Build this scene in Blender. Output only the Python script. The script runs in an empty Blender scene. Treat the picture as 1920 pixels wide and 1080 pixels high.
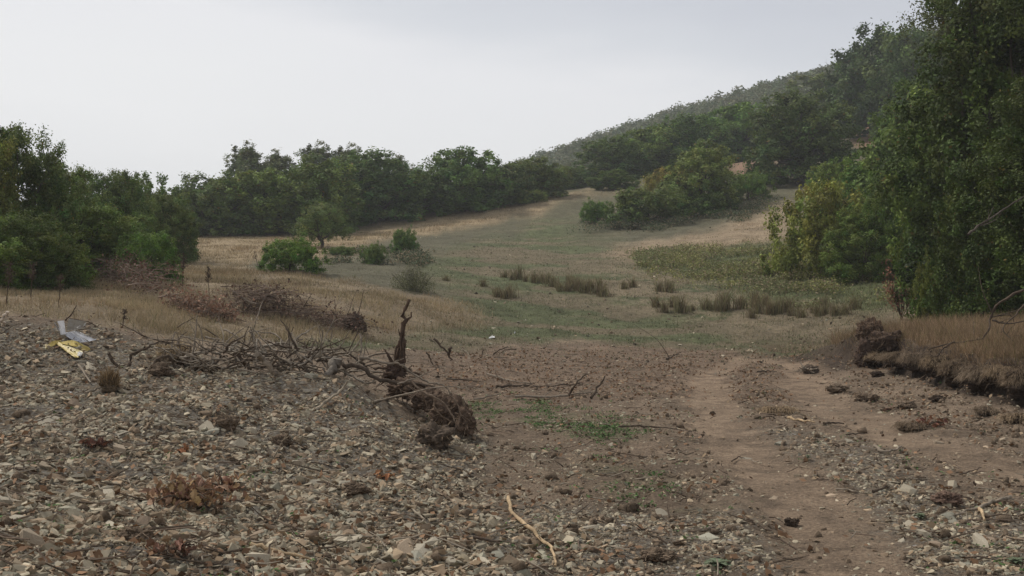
import bpy, bmesh, math, random
import numpy as np
from mathutils import Vector, Matrix, noise as mnoise

# ------------------------------------------------------------------ camera, world, sun, exposure
S = bpy.context.scene
COL = S.collection
F = 2059.0                     # focal length in photo pixels (photo is 1920 wide)
EYE = 1.6
cam_d = bpy.data.cameras.new('camera'); cam = bpy.data.objects.new('camera', cam_d); COL.objects.link(cam)
cam_d.sensor_width = 36.0; cam_d.lens = 36.0 * F / 1920.0
cam_d.clip_start = 0.1; cam_d.clip_end = 6000
cam.location = (0, 0, EYE); cam.rotation_euler = (math.radians(90), 0, 0)
S.camera = cam
S.view_settings.view_transform = 'Standard'; S.view_settings.look = 'None'
S.view_settings.gamma = 1.0; S.view_settings.exposure = 0.24
try: S.view_settings.use_curve_mapping = False
except Exception: pass
S.cycles.max_bounces = 5; S.cycles.diffuse_bounces = 3; S.cycles.glossy_bounces = 2
S.cycles.transmission_bounces = 3; S.cycles.transparent_max_bounces = 4; S.cycles.volume_bounces = 1
S.cycles.use_denoising = True

SUN_EL, SUN_AZ = math.radians(52), math.radians(-55)     # azimuth from +Y towards +X (negative = left)
w = bpy.data.worlds.new('World'); S.world = w; w.use_nodes = True
nt = w.node_tree; nt.nodes.clear()
N = nt.nodes.new; L = nt.links.new
out = N('ShaderNodeOutputWorld'); bg = N('ShaderNodeBackground'); bg2 = N('ShaderNodeBackground'); mix = N('ShaderNodeMixShader')
sky = N('ShaderNodeTexSky'); sky.sky_type = 'NISHITA'; sky.sun_disc = False
sky.sun_elevation = SUN_EL; sky.sun_rotation = SUN_AZ
L(sky.outputs[0], bg.inputs[0]); bg.inputs[1].default_value = 0.08
tc = N('ShaderNodeTexCoord'); sep = N('ShaderNodeSeparateXYZ'); L(tc.outputs['Generated'], sep.inputs[0])
mp = N('ShaderNodeMapping'); mp.inputs['Scale'].default_value = (1.0, 1.0, 5.0); L(tc.outputs['Generated'], mp.inputs[0])
nz = N('ShaderNodeTexNoise'); nz.inputs['Scale'].default_value = 2.2; nz.inputs['Detail'].default_value = 4; nz.inputs['Roughness'].default_value = .45
L(mp.outputs[0], nz.inputs['Vector'])
# height in the cloud deck: elevation + wobble - leaning to the bright west (left)
m1 = N('ShaderNodeMath'); m1.operation = 'MULTIPLY_ADD'; L(nz.outputs[0], m1.inputs[0]); m1.inputs[1].default_value = .15; L(sep.outputs['Z'], m1.inputs[2])
m2 = N('ShaderNodeMath'); m2.operation = 'MULTIPLY_ADD'; L(sep.outputs['X'], m2.inputs[0]); m2.inputs[1].default_value = .15; L(m1.outputs[0], m2.inputs[2])
cr = N('ShaderNodeValToRGB'); L(m2.outputs[0], cr.inputs[0])
e = cr.color_ramp.elements
e[0].position = 0.0; e[0].color = (.79, .79, .79, 1)
e[1].position = 1.0; e[1].color = (.40, .41, .43, 1)
for p, c in ((.10, (.735, .737, .745, 1)), (.16, (.785, .785, .79, 1)), (.215, (.765, .767, .775, 1)), (.275, (.74, .742, .76, 1)), (.31, (.61, .628, .665, 1)), (.355, (.53, .55, .60, 1)), (.5, (.44, .45, .48, 1))):
    q = e.new(p); q.color = c
L(cr.outputs[0], bg2.inputs[0]); bg2.inputs[1].default_value = 1.0
mix.inputs[0].default_value = .97
L(bg.outputs[0], mix.inputs[1]); L(bg2.outputs[0], mix.inputs[2]); L(mix.outputs[0], out.inputs[0])

sd = bpy.data.lights.new('sun', 'SUN'); sd.energy = 2.4; sd.angle = math.radians(11); sd.color = (1, .94, .86)
sun = bpy.data.objects.new('sun', sd); COL.objects.link(sun)
sdir = Vector((math.sin(SUN_AZ) * math.cos(SUN_EL), math.cos(SUN_AZ) * math.cos(SUN_EL), math.sin(SUN_EL)))
sun.rotation_euler = sdir.to_track_quat('Z', 'Y').to_euler()
sun.location = (0, 0, 60)

# ------------------------------------------------------------------ numpy noise and mesh helpers
R0 = np.random.default_rng(7)
_T = R0.random((256, 256))
def vnoise(x, y):
    xi = np.floor(x).astype(int); yi = np.floor(y).astype(int); fx = x - xi; fy = y - yi
    fx = fx*fx*(3-2*fx); fy = fy*fy*(3-2*fy)
    a = _T[xi & 255, yi & 255]; b = _T[(xi+1) & 255, yi & 255]; c = _T[xi & 255, (yi+1) & 255]; d = _T[(xi+1) & 255, (yi+1) & 255]
    return (a*(1-fx)+b*fx)*(1-fy) + (c*(1-fx)+d*fx)*fy
def fbm(x, y, o=4):
    s = 0; a = .5; t = 0
    for k in range(o):
        s = s + a*vnoise(x*2**k+17*k, y*2**k+31*k); t += a; a *= .5
    return s/t - .5
def sst(a, b, x):
    t = np.clip((x-a)/(b-a), 0, 1); return t*t*(3-2*t)

class MB:
    def __init__(s): s.v = []; s.f = []; s.c = []; s.n = 0
    def add(s, V, Fc, C=(1, 1, 1)):
        V = np.asarray(V, float).reshape(-1, 3); C = np.asarray(C, float)
        if C.ndim == 1: C = np.tile(C, (len(V), 1))
        s.v.append(V); s.c.append(C); s.f.append(np.asarray(Fc, int) + s.n); s.n += len(V)
    def mesh(s, name, mat, smooth=False):
        me = bpy.data.meshes.new(name); V = np.concatenate(s.v); C = np.concatenate(s.c)
        me.vertices.add(len(V)); me.vertices.foreach_set('co', V.ravel().astype(np.float32))
        lp = np.concatenate([f.ravel() for f in s.f]); sz = np.concatenate([np.full(len(f), f.shape[1]) for f in s.f])
        st = np.concatenate([[0], np.cumsum(sz)[:-1]])
        me.loops.add(len(lp)); me.loops.foreach_set('vertex_index', lp.astype(np.int32))
        me.polygons.add(len(sz)); me.polygons.foreach_set('loop_start', st.astype(np.int32))
        me.polygons.foreach_set('use_smooth', np.full(len(sz), smooth))
        me.update(calc_edges=True)
        ca = me.color_attributes.new('Col', 'FLOAT_COLOR', 'POINT')
        ca.data.foreach_set('color', np.concatenate([C, np.ones((len(C), 1))], 1).ravel().astype(np.float32))
        me.materials.append(mat)
        return me
    def build(s, name, mat, parent=None, smooth=False):
        me = s.mesh(name, mat, smooth); o = bpy.data.objects.new(name, me); COL.objects.link(o); o.parent = parent
        return o
def tag(o, label=None, cat=None, group=None, kind=None):
    if label: o['label'] = label
    if cat: o['category'] = cat
    if group: o['group'] = group
    if kind: o['kind'] = kind
    return o
def empty(name, loc, label, cat, group=None, rz=0):
    o = bpy.data.objects.new(name, None); COL.objects.link(o); o.location = loc; o.rotation_euler = (0, 0, rz); o.empty_display_size = .1
    return tag(o, label, cat, group)
def copy_tree(o, parent=None):
    c = o.copy(); COL.objects.link(c)
    c.parent = parent
    for ch in o.children: copy_tree(ch, c)
    return c

def tube(mb, P, r, col, sides=6, rng=None, rough=0.0):
    P = np.asarray(P, float); n = len(P); r = np.broadcast_to(np.asarray(r, float), (n,)).copy()
    T = np.gradient(P, axis=0); T /= np.linalg.norm(T, axis=1)[:, None] + 1e-9
    up = np.array([0, 0, 1.]) if abs(T[0, 2]) < .9 else np.array([1., 0, 0])
    A = np.cross(T, up); A /= np.linalg.norm(A, axis=1)[:, None] + 1e-9; B = np.cross(T, A)
    th = np.arange(sides)/sides*2*math.pi
    rr = r[:, None]*np.ones((1, sides))
    if rough and rng is not None: rr = rr*(1+rough*rng.normal(0, 1, rr.shape))
    V = P[:, None]+rr[..., None]*(np.cos(th)[None, :, None]*A[:, None]+np.sin(th)[None, :, None]*B[:, None])
    V = V.reshape(-1, 3)
    i = np.arange(n-1)[:, None]*sides; j = np.arange(sides)[None]; k = (j+1) % sides
    Q = np.stack([i+j, i+k, i+sides+k, i+sides+j], -1).reshape(-1, 4)
    C = np.asarray(col, float)
    if C.ndim == 2: C = np.repeat(C, sides, 0)
    mb.add(V, Q, C)
    c0 = C if C.ndim == 1 else C[0]; c1 = C if C.ndim == 1 else C[-1]
    mb.add(np.vstack([V[:sides], P[:1]]), [[(q+1) % sides, q, sides] for q in range(sides)], c0)
    mb.add(np.vstack([V[-sides:], P[-1:]+T[-1]*r[-1]*.6]), [[q, (q+1) % sides, sides] for q in range(sides)], c1)
def smooth_path(P, k=4):
    P = np.asarray(P, float)
    if len(P) < 3:
        t = np.linspace(0, 1, k+1)[:, None]; return P[0]*(1-t)+P[-1]*t
    Q = np.vstack([2*P[0]-P[1], P, 2*P[-1]-P[-2]]); o = []
    for i in range(1, len(Q)-2):
        for t in np.arange(k)/k:
            a, b, c, d = Q[i-1:i+3]
            o.append(.5*((2*b)+(-a+c)*t+(2*a-5*b+4*c-d)*t*t+(-a+3*b-3*c+d)*t**3))
    o.append(P[-1]); return np.array(o)
def gnarly(mb, P, r0, r1, col, rng, twigs=0, sides=6, depth=0):
    P = smooth_path(P, 4); n = len(P); P[1:-1] += rng.normal(0, 1, (n-2, 3))*r0*.35
    t = np.linspace(0, 1, n); r = (r0*(1-t)+r1*t)*(1+rng.normal(0, .10, n))
    col = np.asarray(col); C = col*(1+rng.normal(0, .12, (n, 1)))
    tube(mb, P, np.abs(r), np.clip(C, .01, 1), sides, rng, .07)
    Ln = np.linalg.norm(P[-1]-P[0])
    for _ in range(twigs):
        i = rng.integers(max(1, n//4), n); d = P[min(i, n-1)]-P[i-1]; d /= np.linalg.norm(d)+1e-9
        d = d*.6+rng.normal(0, .6, 3); d[2] = d[2]*.7+.15; d /= np.linalg.norm(d)
        l = Ln*rng.uniform(.15, .4); m = P[i]+d*l*.5+rng.normal(0, .08*l, 3); e_ = P[i]+d*l+rng.normal(0, .15*l, 3)
        gnarly(mb, [P[i], m, e_], r[i]*.5, r[i]*.2, col, rng, 1 if depth == 0 and rng.random() < .5 else 0, 5, depth+1)

# ------------------------------------------------------------------ terrain
def pw(px, py, Y): return ((px-960)/F*Y, Y, EYE+(540-py)/F*Y)
CP = [pw(*a) for a in [
 # flat cleared ground and track
 (1600,1080,6.1),(1100,1080,6.1),(2100,1080,6.1),(1300,900,9.2),(1700,900,9.2),(2050,900,9.2),(1300,800,12.7),(1650,800,12.7),(1000,800,12.7),
 (1350,700,20.6),(1530,690,22),(1100,700,20.6),(1000,660,27),(1300,645,31),(1560,645,30),(850,670,22),
 # rubble mound
 (-250,1080,4.2),(0,1080,4.5),(300,1080,5.0),(600,1080,5.5),(850,1080,6.0),(-250,850,8),(0,850,8),(300,850,8.3),(500,800,9.5),(650,800,10),(700,900,8.5),(850,900,9.1),
 (0,700,11),(200,750,10),(0,602,12.5),(-250,585,12.5),(150,612,12.8),(300,648,12.9),(450,702,12.4),(640,712,12.0),(700,745,11.8),(760,775,11.8),(890,818,11.7),
 # left dry field
 (-200,545,24),(0,560,22),(0,520,32),(300,575,24),(300,515,35),(600,605,26),(700,640,26),(500,500,45),(400,455,64),(620,445,74),(480,440,78),(900,382,94),(800,408,88),(200,490,50),(0,490,50),(-300,490,50),
 (800,500,50),(800,450,66),(1000,450,70),(1000,405,86),(1000,550,42),(1080,362,100),(700,560,33),(850,600,33),
 # right meadow and slope
 (1200,600,37),(1300,550,42),(1500,575,38),(1500,520,46),(1300,460,62),(1430,405,74),(1200,400,82),(1450,350,90),(1390,305,104),(1250,345,100),(1620,250,125),(1560,330,100),
 (1700,500,44),(1800,400,60),(1950,300,80),(2200,250,90),
 # ridge
 (1080,345,170),(1040,312,300),(1180,262,300),(1300,225,290),(1500,165,265),(1700,100,235),(1920,20,210),(2200,-60,200),(1500,230,180),(1700,180,160),(1300,280,200)]]
CP += [(-4.2,15.2,.45),(-6.5,15.5,.9),(-2.2,14.3,.1),(-.8,13.6,-.05),(-9,16,1.1),(0,3,0),(3,2,0),(-3,2,.35),(0,-6,0),(8,-6,0),(-8,-6,.6),(12,6,.1),(-12,8,1.2),
       (-60,120,8),(-120,60,6),(-20,130,9.5),(-300,300,6),(0,160,10),(-60,300,6),(-10,380,8),(0,900,-10),(-600,900,-10),(600,900,-10),(1500,1500,-10),(-1500,1500,-10),
       (60,420,20),(160,420,24),(60,-80,2),(-60,-80,2),(200,60,60),(300,250,60),(300,0,30),(-300,0,4),(0,-300,0),(1500,-300,0),(-1500,-300,0)]
LIP = np.array([(6.9,27.5),(7.25,24.5),(7.3,21.5),(7.0,18.6),(6.75,16.5),(6.7,14.6),(6.9,13.0),(7.3,11.0),(8.2,8.5),(9.5,5)])   # bank lip in plan, far to near
def seg_dist(x, y, P, closed=False):
    Q = np.vstack([P, P[:1]]) if closed else P
    best = np.full(x.shape, 1e9); side = np.zeros(x.shape); par = np.zeros(x.shape)
    for i in range(len(Q)-1):
        a = Q[i]; d = Q[i+1]-a; l2 = (d**2).sum()
        t = np.clip(((x-a[0])*d[0]+(y-a[1])*d[1])/l2, 0, 1)
        ds = np.hypot(x-a[0]-t*d[0], y-a[1]-t*d[1]); m = ds < best
        best = np.where(m, ds, best); side = np.where(m, np.sign(d[0]*(y-a[1])-d[1]*(x-a[0])), side); par = np.where(m, i+t, par)
    return best, side, par
def bank(x, y):
    jx = fbm(x*1.3, y*1.3, 3)*.55
    d, s, p = seg_dist(x, y, LIP); sd_ = d*np.where(s >= 0, 1, -1)*1.0 + jx
    fade = sst(27, 23, y)*sst(3, 7, y)
    return (.52*sst(-.30, .06, sd_)+.14*sst(-1.5, -.25, sd_))*fade, sd_
cp = np.array(CP); cz = cp[:, 2]-bank(cp[:, 0], cp[:, 1])[0]
def kern(r): return -np.sqrt(r*r+.6)
sc_ = lambda p: p
nC = len(cp); Dm = np.hypot(cp[:, 0][:, None]-cp[:, 0], cp[:, 1][:, None]-cp[:, 1])
A_ = np.zeros((nC+3, nC+3)); A_[:nC, :nC] = kern(Dm)-np.eye(nC)*.002
A_[:nC, nC:] = np.c_[np.ones(nC), cp[:, :2]]; A_[nC:, :nC] = A_[:nC, nC:].T
W_ = np.linalg.solve(A_, np.r_[cz, 0, 0, 0])
def base_h(x, y):
    s = W_[nC]+W_[nC+1]*x+W_[nC+2]*y
    for i in range(nC): s = s+W_[i]*kern(np.hypot(x-cp[i, 0], y-cp[i, 1]))
    return s
def axis(segs):
    o = [segs[0][0]]
    for a, b, d0, d1 in segs:
        x = a; n = 0
        while x < b-1e-6:
            t = (x-a)/(b-a); x = min(b, x+d0+(d1-d0)*t); o.append(x)
    return np.array(o)
xs_ = axis([(0, 8, .055, .055), (8, 30, .08, .45), (30, 150, .8, 4), (150, 2500, 6, 150)])
XS = np.concatenate([-xs_[::-1][:-1], xs_])
YS = axis([(-400, -20, 60, 20), (-20, 3.5, 2, .12), (3.5, 17, .05, .07), (17, 40, .08, .3), (40, 130, .3, 1.2), (130, 420, 1.6, 6), (420, 2500, 10, 160)])
GX, GY = np.meshgrid(XS, YS)
GZ = base_h(GX, GY)
GZ0 = GZ+bank(GX, GY)[0]
def lookup(G, x, y):
    x = np.asarray(x, float); y = np.asarray(y, float)
    i = np.clip(np.searchsorted(YS, y)-1, 0, len(YS)-2); j = np.clip(np.searchsorted(XS, x)-1, 0, len(XS)-2)
    ty = (y-YS[i])/(YS[i+1]-YS[i]); tx = (x-XS[j])/(XS[j+1]-XS[j])
    return (G[i, j]*(1-tx)+G[i, j+1]*tx)*(1-ty)+(G[i+1, j]*(1-tx)+G[i+1, j+1]*tx)*ty
YM = np.geomspace(3.2, 600, 900)
def hit(px, py, G=None):
    """the point of the ground seen at a photo pixel"""
    G = GZ0 if G is None else G
    x = (px-960)/F*YM; z = EYE+(540-py)/F*YM; g = lookup(G, x, YM); b = np.nonzero(z <= g)[0]
    if len(b) == 0: k = len(YM)-1; return np.array([x[k], YM[k], g[k]])
    k = b[0]
    if k == 0: return np.array([x[0], YM[0], g[0]])
    d0 = z[k-1]-g[k-1]; d1 = z[k]-g[k]; t = d0/(d0-d1+1e-12); Y = YM[k-1]+(YM[k]-YM[k-1])*t
    return np.array([(px-960)/F*Y, Y, float(lookup(G, (px-960)/F*Y, Y))])
def poly(pts): return np.array([hit(a, b)[:2] for a, b in pts])
def inpoly(x, y, P):
    r = np.zeros(x.shape, bool)
    for i in range(len(P)):
        a = P[i]; b = P[i-1]
        c = ((a[1] > y) != (b[1] > y)) & (x < (b[0]-a[0])*(y-a[1])/(b[1]-a[1]+1e-12)+a[0]); r ^= c
    return r
def zone(x, y, P, soft=.04):
    """soft mask of a plan polygon; softness grows with distance"""
    d, _, _ = seg_dist(x, y, P, True); s = np.where(inpoly(x, y, P), d, -d)
    wv = soft*np.maximum(np.abs(y), 4)
    s = s+fbm(x*4/np.maximum(1, np.abs(y)/10), y*4/np.maximum(1, np.abs(y)/10), 4)*wv*2.2
    return sst(-wv, wv, s)
Z = {}
Z['dryl'] = poly([(-350,575),(0,592),(160,600),(300,634),(420,640),(560,640),(700,628),(870,604),(850,570),(720,545),(600,518),(480,505),(350,480),(330,500),(200,512),(0,505),(-350,490)])
Z['back'] = poly([(300,445),(480,438),(560,443),(660,436),(800,405),(950,378),(1110,352),(1120,365),(1000,400),(860,425),(740,445),(660,462),(600,485),(480,492),(330,475)])
Z['slope'] = poly([(1130,478),(1200,455),(1330,432),(1470,380),(1500,440),(1400,470),(1300,482),(1200,492)])
Z['patch'] = poly([(1370,320),(1400,292),(1440,300),(1420,325)])
Z['patch2'] = poly([(1590,275),(1600,235),(1660,230),(1650,280)])
Z['tan'] = poly([(1130,500),(1300,500),(1500,560),(1680,590),(1640,640),(1480,640),(1380,612),(1200,575),(1100,545)])
Z['green'] = poly([(830,480),(1000,415),(1090,400),(1160,470),(1260,500),(1650,560),(1620,650),(1400,655),(1100,640),(900,640),(560,660),(500,640),(700,640),(880,605),(850,540),(800,500)])
Z['lush'] = poly([(1200,505),(1290,470),(1480,450),(1690,500),(1690,580),(1560,575),(1420,555),(1300,520)])
Z['weeds'] = poly([(905,765),(960,752),(1060,756),(1160,788),(1175,822),(1120,835),(1040,815),(930,785)])
Z['weeds2'] = poly([(1040,845),(1180,865),(1310,930),(1340,985),(1200,975),(1120,900)])
Z['bare'] = poly([(880,655),(1150,645),(1450,655),(1600,680),(1480,760),(1300,740),(1050,760),(900,750),(780,700)])
MOUND = poly([(-400,600),(0,602),(150,612),(300,648),(450,702),(640,712),(760,775),(890,818),(880,900),(960,960),(1120,1000),(1180,1079)]); MOUND = np.vstack([MOUND, [(1.2,2),(-6,2),(-9,8)]])
Z['mound'] = MOUND
Z['mid'] = poly([(1430,800),(1560,815),(1680,860),(1780,920),(1960,960),(2060,1079),(1720,1079),(1620,990),(1600,900),(1480,840)])
Z['mid2'] = poly([(940,930),(1180,960),(1380,960),(1520,1079),(1000,1079)])
Z['bankz'] = np.array([(7.0,29),(7.2,24.5),(7.3,21.5),(7.1,18.6),(6.85,16.5),(6.8,14.6),(7.0,13.0),(7.4,11.0),(8.3,8.5),(9.6,5),(40,5),(40,36),(12,34)])
RUTL = poly([(1400,668),(1330,700),(1330,745),(1375,830),(1480,900),(1560,960),(1600,1079)]); RUTL = np.vstack([RUTL, [(1.6,2)]])
RUTR = poly([(1400,668),(1500,685),(1520,740),(1640,800),(1800,850),(2000,900)])
rut = np.maximum(sst(.54, .2, seg_dist(GX, GY, RUTL)[0]+fbm(GX*2, GY*2, 4)*.55), sst(.60, .24, seg_dist(GX, GY, RUTR)[0]+fbm(GX*2+9, GY*2, 4)*.55))*(GY > 2)
M = {k: zone(GX, GY, p, .03) for k, p in Z.items()}
bh, bsd = bank(GX, GY)
M['bankz'] = sst(-.05, .2, bsd)*sst(34, 28, GY)*(GY > 2)*sst(45, 30, GX)
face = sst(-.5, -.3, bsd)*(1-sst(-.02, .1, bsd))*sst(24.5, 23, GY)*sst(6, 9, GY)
near = sst(60, 25, GY)
GZ1 = GZ0 + near*(fbm(GX*1.1, GY*1.1, 5)*.10+fbm(GX*5, GY*5, 3)*.05*(1-.6*rut)+fbm(GX*13, GY*13, 2)*.022*(1-.7*rut)) + M['mound']*fbm(GX*2.3+4, GY*2.3, 4)*.17 - rut*.045
GZ1 += sst(22, 35, GY)*sst(120, 90, GY)*fbm(GX*.7, GY*.7, 5)*.22
GZ1 += (1-near)*fbm(GX*.25, GY*.25, 4)*.5*sst(40, 100, GY) + face*fbm(GX*4+3, GY*4, 3)*.2 + M['bankz']*fbm(GX*1.8, GY*1.8, 3)*.12
# ground colour: soils, moss, straw (the stuff itself, no shade)
def C3(*c): return np.array(c)[None, None, :]
n1 = fbm(GX*.9, GY*.9, 5)[..., None]; n2 = fbm(GX*3.1+50, GY*3.1, 5)[..., None]; n3 = fbm(GX*.25+9, GY*.5, 4)[..., None]
soil = C3(.26, .195, .138)*(1+n1*.5+n2*.5)
def over(base, mask, c, a=1.0): m = np.clip(mask*a, 0, 1)[..., None]; return base*(1-m)+c*m
far = sst(60, 120, GY)
g = over(soil, M['bare'], C3(.225, .16, .112)*(1+n2*.5), .7)
g = over(g, sst(32, 42, GY), C3(.14, .13, .085)*(1+n1*.5))
g = over(g, far, C3(.13, .12, .07)*(1+n1*.4))
g = over(g, M['green'], C3(.125, .140, .070)*(1+n1*.6+n2*.6), .95)
g = over(g, M['green']*sst(-.06, .08, n3[..., 0]+n1[..., 0]*.3), C3(.22, .17, .115), .75)
g = over(g, M['dryl'], C3(.30, .235, .155)*(1+n1*.5), .95)
g = over(g, M['back'], C3(.38, .29, .18)*(1+n1*.4), .95)
g = over(g, M['slope'], C3(.36, .275, .185)*(1+n1*.5), .95)
g = over(g, np.maximum(M['patch'], M['patch2']), C3(.30, .19, .13), 1)
g = over(g, M['tan']*sst(-.15, .1, n2[..., 0]+n1[..., 0]), C3(.26, .21, .14), .85)
g = over(g, M['lush'], C3(.12, .14, .06)*(1+n2*.6), .85)
g = over(g, np.maximum(M['weeds'], M['weeds2']*.6)*sst(-.1, .15, n2[..., 0]), C3(.10, .135, .06), .6)
g = over(g, M['mound'], C3(.215, .17, .12)*(1+n1*.4+n2*.5), .95)
g = over(g, np.maximum(M['mid'], M['mid2'])*.8, C3(.23, .18, .128)*(1+n2*.5))
g = over(g, M['bankz'], C3(.17, .125, .08)*(1+n2*.4), .95)
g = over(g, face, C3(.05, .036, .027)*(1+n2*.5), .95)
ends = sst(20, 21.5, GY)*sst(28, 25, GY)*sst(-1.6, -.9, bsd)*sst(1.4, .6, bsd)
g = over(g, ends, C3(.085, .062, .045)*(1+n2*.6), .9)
g = over(g, rut*sst(-.35, .0, n2[..., 0]), C3(.375, .275, .19)*(1+n1*.4), .8)
rubm = np.clip(M['mound']+.8*M['mid']+.8*M['mid2'], 0, 1)*(1-.8*rut)

def val(n, **k):
    return n
def make_mat(name, rough=.9, spec=.2):
    m = bpy.data.materials.new(name); m.use_nodes = True; t = m.node_tree; b = t.nodes['Principled BSDF']
    b.inputs['Roughness'].default_value = rough; b.inputs['Specular IOR Level'].default_value = spec
    return m, t, b
def noise_mul(t, src, scale, lo, hi, detail=6, rough=.6, coord='Object'):
    tcn = t.nodes.new('ShaderNodeTexCoord'); nn = t.nodes.new('ShaderNodeTexNoise'); nn.inputs['Scale'].default_value = scale
    nn.inputs['Detail'].default_value = detail; nn.inputs['Roughness'].default_value = rough; t.links.new(tcn.outputs[coord], nn.inputs['Vector'])
    mr = t.nodes.new('ShaderNodeMapRange'); mr.inputs['From Min'].default_value = .3; mr.inputs['From Max'].default_value = .7
    mr.inputs['To Min'].default_value = lo; mr.inputs['To Max'].default_value = hi; t.links.new(nn.outputs[0], mr.inputs[0])
    mx = t.nodes.new('ShaderNodeMix'); mx.data_type = 'RGBA'; mx.blend_type = 'MULTIPLY'; mx.inputs[0].default_value = 1
    t.links.new(src, mx.inputs[6]); t.links.new(mr.outputs[0], mx.inputs[7]); return mx.outputs[2], nn.outputs[0]
def attr(t, name='Col'):
    a = t.nodes.new('ShaderNodeAttribute'); a.attribute_name = name; return a
# ground material
GM, t, b = make_mat('ground', .95, .15)
a = attr(t); c0, h0 = noise_mul(t, a.outputs['Color'], 1.1, .68, 1.3, 12, .78)
c1, h1 = noise_mul(t, c0, 6, .66, 1.34, 9, .75)
c2, h2 = noise_mul(t, c1, 38, .5, 1.5, 5, .75)
tcn = t.nodes.new('ShaderNodeTexCoord'); vo = t.nodes.new('ShaderNodeTexVoronoi'); vo.inputs['Scale'].default_value = 34; vo.inputs['Randomness'].default_value = 1
t.links.new(tcn.outputs['Object'], vo.inputs['Vector'])
hs = t.nodes.new('ShaderNodeSeparateColor'); t.links.new(vo.outputs['Color'], hs.inputs[0])
pr = t.nodes.new('ShaderNodeValToRGB'); t.links.new(hs.outputs[0], pr.inputs[0])
for p, c in ((0, (.11, .09, .07, 1)), (.4, (.17, .145, .115, 1)), (.75, (.25, .22, .18, 1)), (1, (.33, .30, .25, 1))):
    q = pr.color_ramp.elements.new(p) if p not in (0, 1) else pr.color_ramp.elements[int(p)]; q.position = p; q.color = c
rb = attr(t, 'rub'); mx = t.nodes.new('ShaderNodeMix'); mx.data_type = 'RGBA'
mm = t.nodes.new('ShaderNodeMath'); mm.operation = 'MULTIPLY'; t.links.new(rb.outputs['Fac'], mm.inputs[0])
gt = t.nodes.new('ShaderNodeMath'); gt.operation = 'GREATER_THAN'; t.links.new(hs.outputs[1], gt.inputs[0]); gt.inputs[1].default_value = .45; t.links.new(gt.outputs[0], mm.inputs[1])
t.links.new(mm.outputs[0], mx.inputs[0]); t.links.new(c2, mx.inputs[6]); t.links.new(pr.outputs[0], mx.inputs[7]); t.links.new(mx.outputs[2], b.inputs['Base Color'])
ad = t.nodes.new('ShaderNodeMath'); ad.operation = 'ADD'; t.links.new(h1, ad.inputs[0]); t.links.new(h2, ad.inputs[1])
bp = t.nodes.new('ShaderNodeBump'); bp.inputs['Strength'].default_value = 1.0; bp.inputs['Distance'].default_value = .06; t.links.new(ad.outputs[0], bp.inputs['Height']); t.links.new(bp.outputs[0], b.inputs['Normal'])

mb = MB(); ny, nx = GX.shape
idx = np.arange(ny*nx).reshape(ny, nx)
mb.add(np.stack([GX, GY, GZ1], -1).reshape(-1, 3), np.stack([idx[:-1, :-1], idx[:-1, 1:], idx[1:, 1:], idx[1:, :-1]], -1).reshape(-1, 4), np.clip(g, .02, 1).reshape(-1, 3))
ground = mb.build('ground', GM, None, True); tag(ground, 'bare earth clearing rising to a grassy slope and wooded ridge', 'ground', kind='structure')
at_ = ground.data.attributes.new('rub', 'FLOAT', 'POINT'); at_.data.foreach_set('value', rubm.ravel().astype(np.float32))
def gz(x, y): return lookup(GZ1, x, y)
def H(px, py): return hit(px, py, GZ1)
def maskat(k, x, y): return lookup(M[k] if isinstance(k, str) else k, x, y)

# ------------------------------------------------------------------ materials
def col_mat(name, rough=.9, spec=.2, scale=20, lo=.75, hi=1.25, bump=.3, bdist=.01, objcol=False, rnd=0, trans=0):
    m, t, b = make_mat(name, rough, spec); src = attr(t).outputs['Color']
    if objcol:
        oi = t.nodes.new('ShaderNodeObjectInfo'); x = t.nodes.new('ShaderNodeMix'); x.data_type = 'RGBA'; x.blend_type = 'MULTIPLY'; x.inputs[0].default_value = 1
        t.links.new(src, x.inputs[6]); t.links.new(oi.outputs['Color'], x.inputs[7]); src = x.outputs[2]
    if rnd:
        oi = t.nodes.new('ShaderNodeObjectInfo'); mr = t.nodes.new('ShaderNodeMapRange'); mr.inputs['To Min'].default_value = 1-rnd; mr.inputs['To Max'].default_value = 1+rnd
        t.links.new(oi.outputs['Random'], mr.inputs[0]); x = t.nodes.new('ShaderNodeMix'); x.data_type = 'RGBA'; x.blend_type = 'MULTIPLY'; x.inputs[0].default_value = 1
        t.links.new(src, x.inputs[6]); t.links.new(mr.outputs[0], x.inputs[7]); src = x.outputs[2]
    if scale:
        src, h = noise_mul(t, src, scale, lo, hi)
        if bump:
            bp = t.nodes.new('ShaderNodeBump'); bp.inputs['Strength'].default_value = bump; bp.inputs['Distance'].default_value = bdist
            t.links.new(h, bp.inputs['Height']); t.links.new(bp.outputs[0], b.inputs['Normal'])
    t.links.new(src, b.inputs['Base Color'])
    if trans:
        tr = t.nodes.new('ShaderNodeBsdfTranslucent'); t.links.new(src, tr.inputs[0]); ms = t.nodes.new('ShaderNodeMixShader'); ms.inputs[0].default_value = trans
        o = t.nodes['Material Output']; t.links.new(b.outputs[0], ms.inputs[1]); t.links.new(tr.outputs[0], ms.inputs[2]); t.links.new(ms.outputs[0], o.inputs[0])
    return m
LEAF = col_mat('foliage', .7, .25, 0, objcol=True, trans=.22)
BARK = col_mat('bark', .95, .1, 30, .6, 1.3, .6, .01, objcol=True)
GRASS = col_mat('grass', .85, .15, 0, trans=.15)
STONE = col_mat('stone', .9, .25, 25, .75, 1.2, .4, .006, rnd=.22)
EARTH = col_mat('earth', .98, .08, 22, .55, 1.4, .9, .03)
PLASTIC = col_mat('plastic', .42, .5, 14, .8, 1.1, .8, .02)

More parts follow.
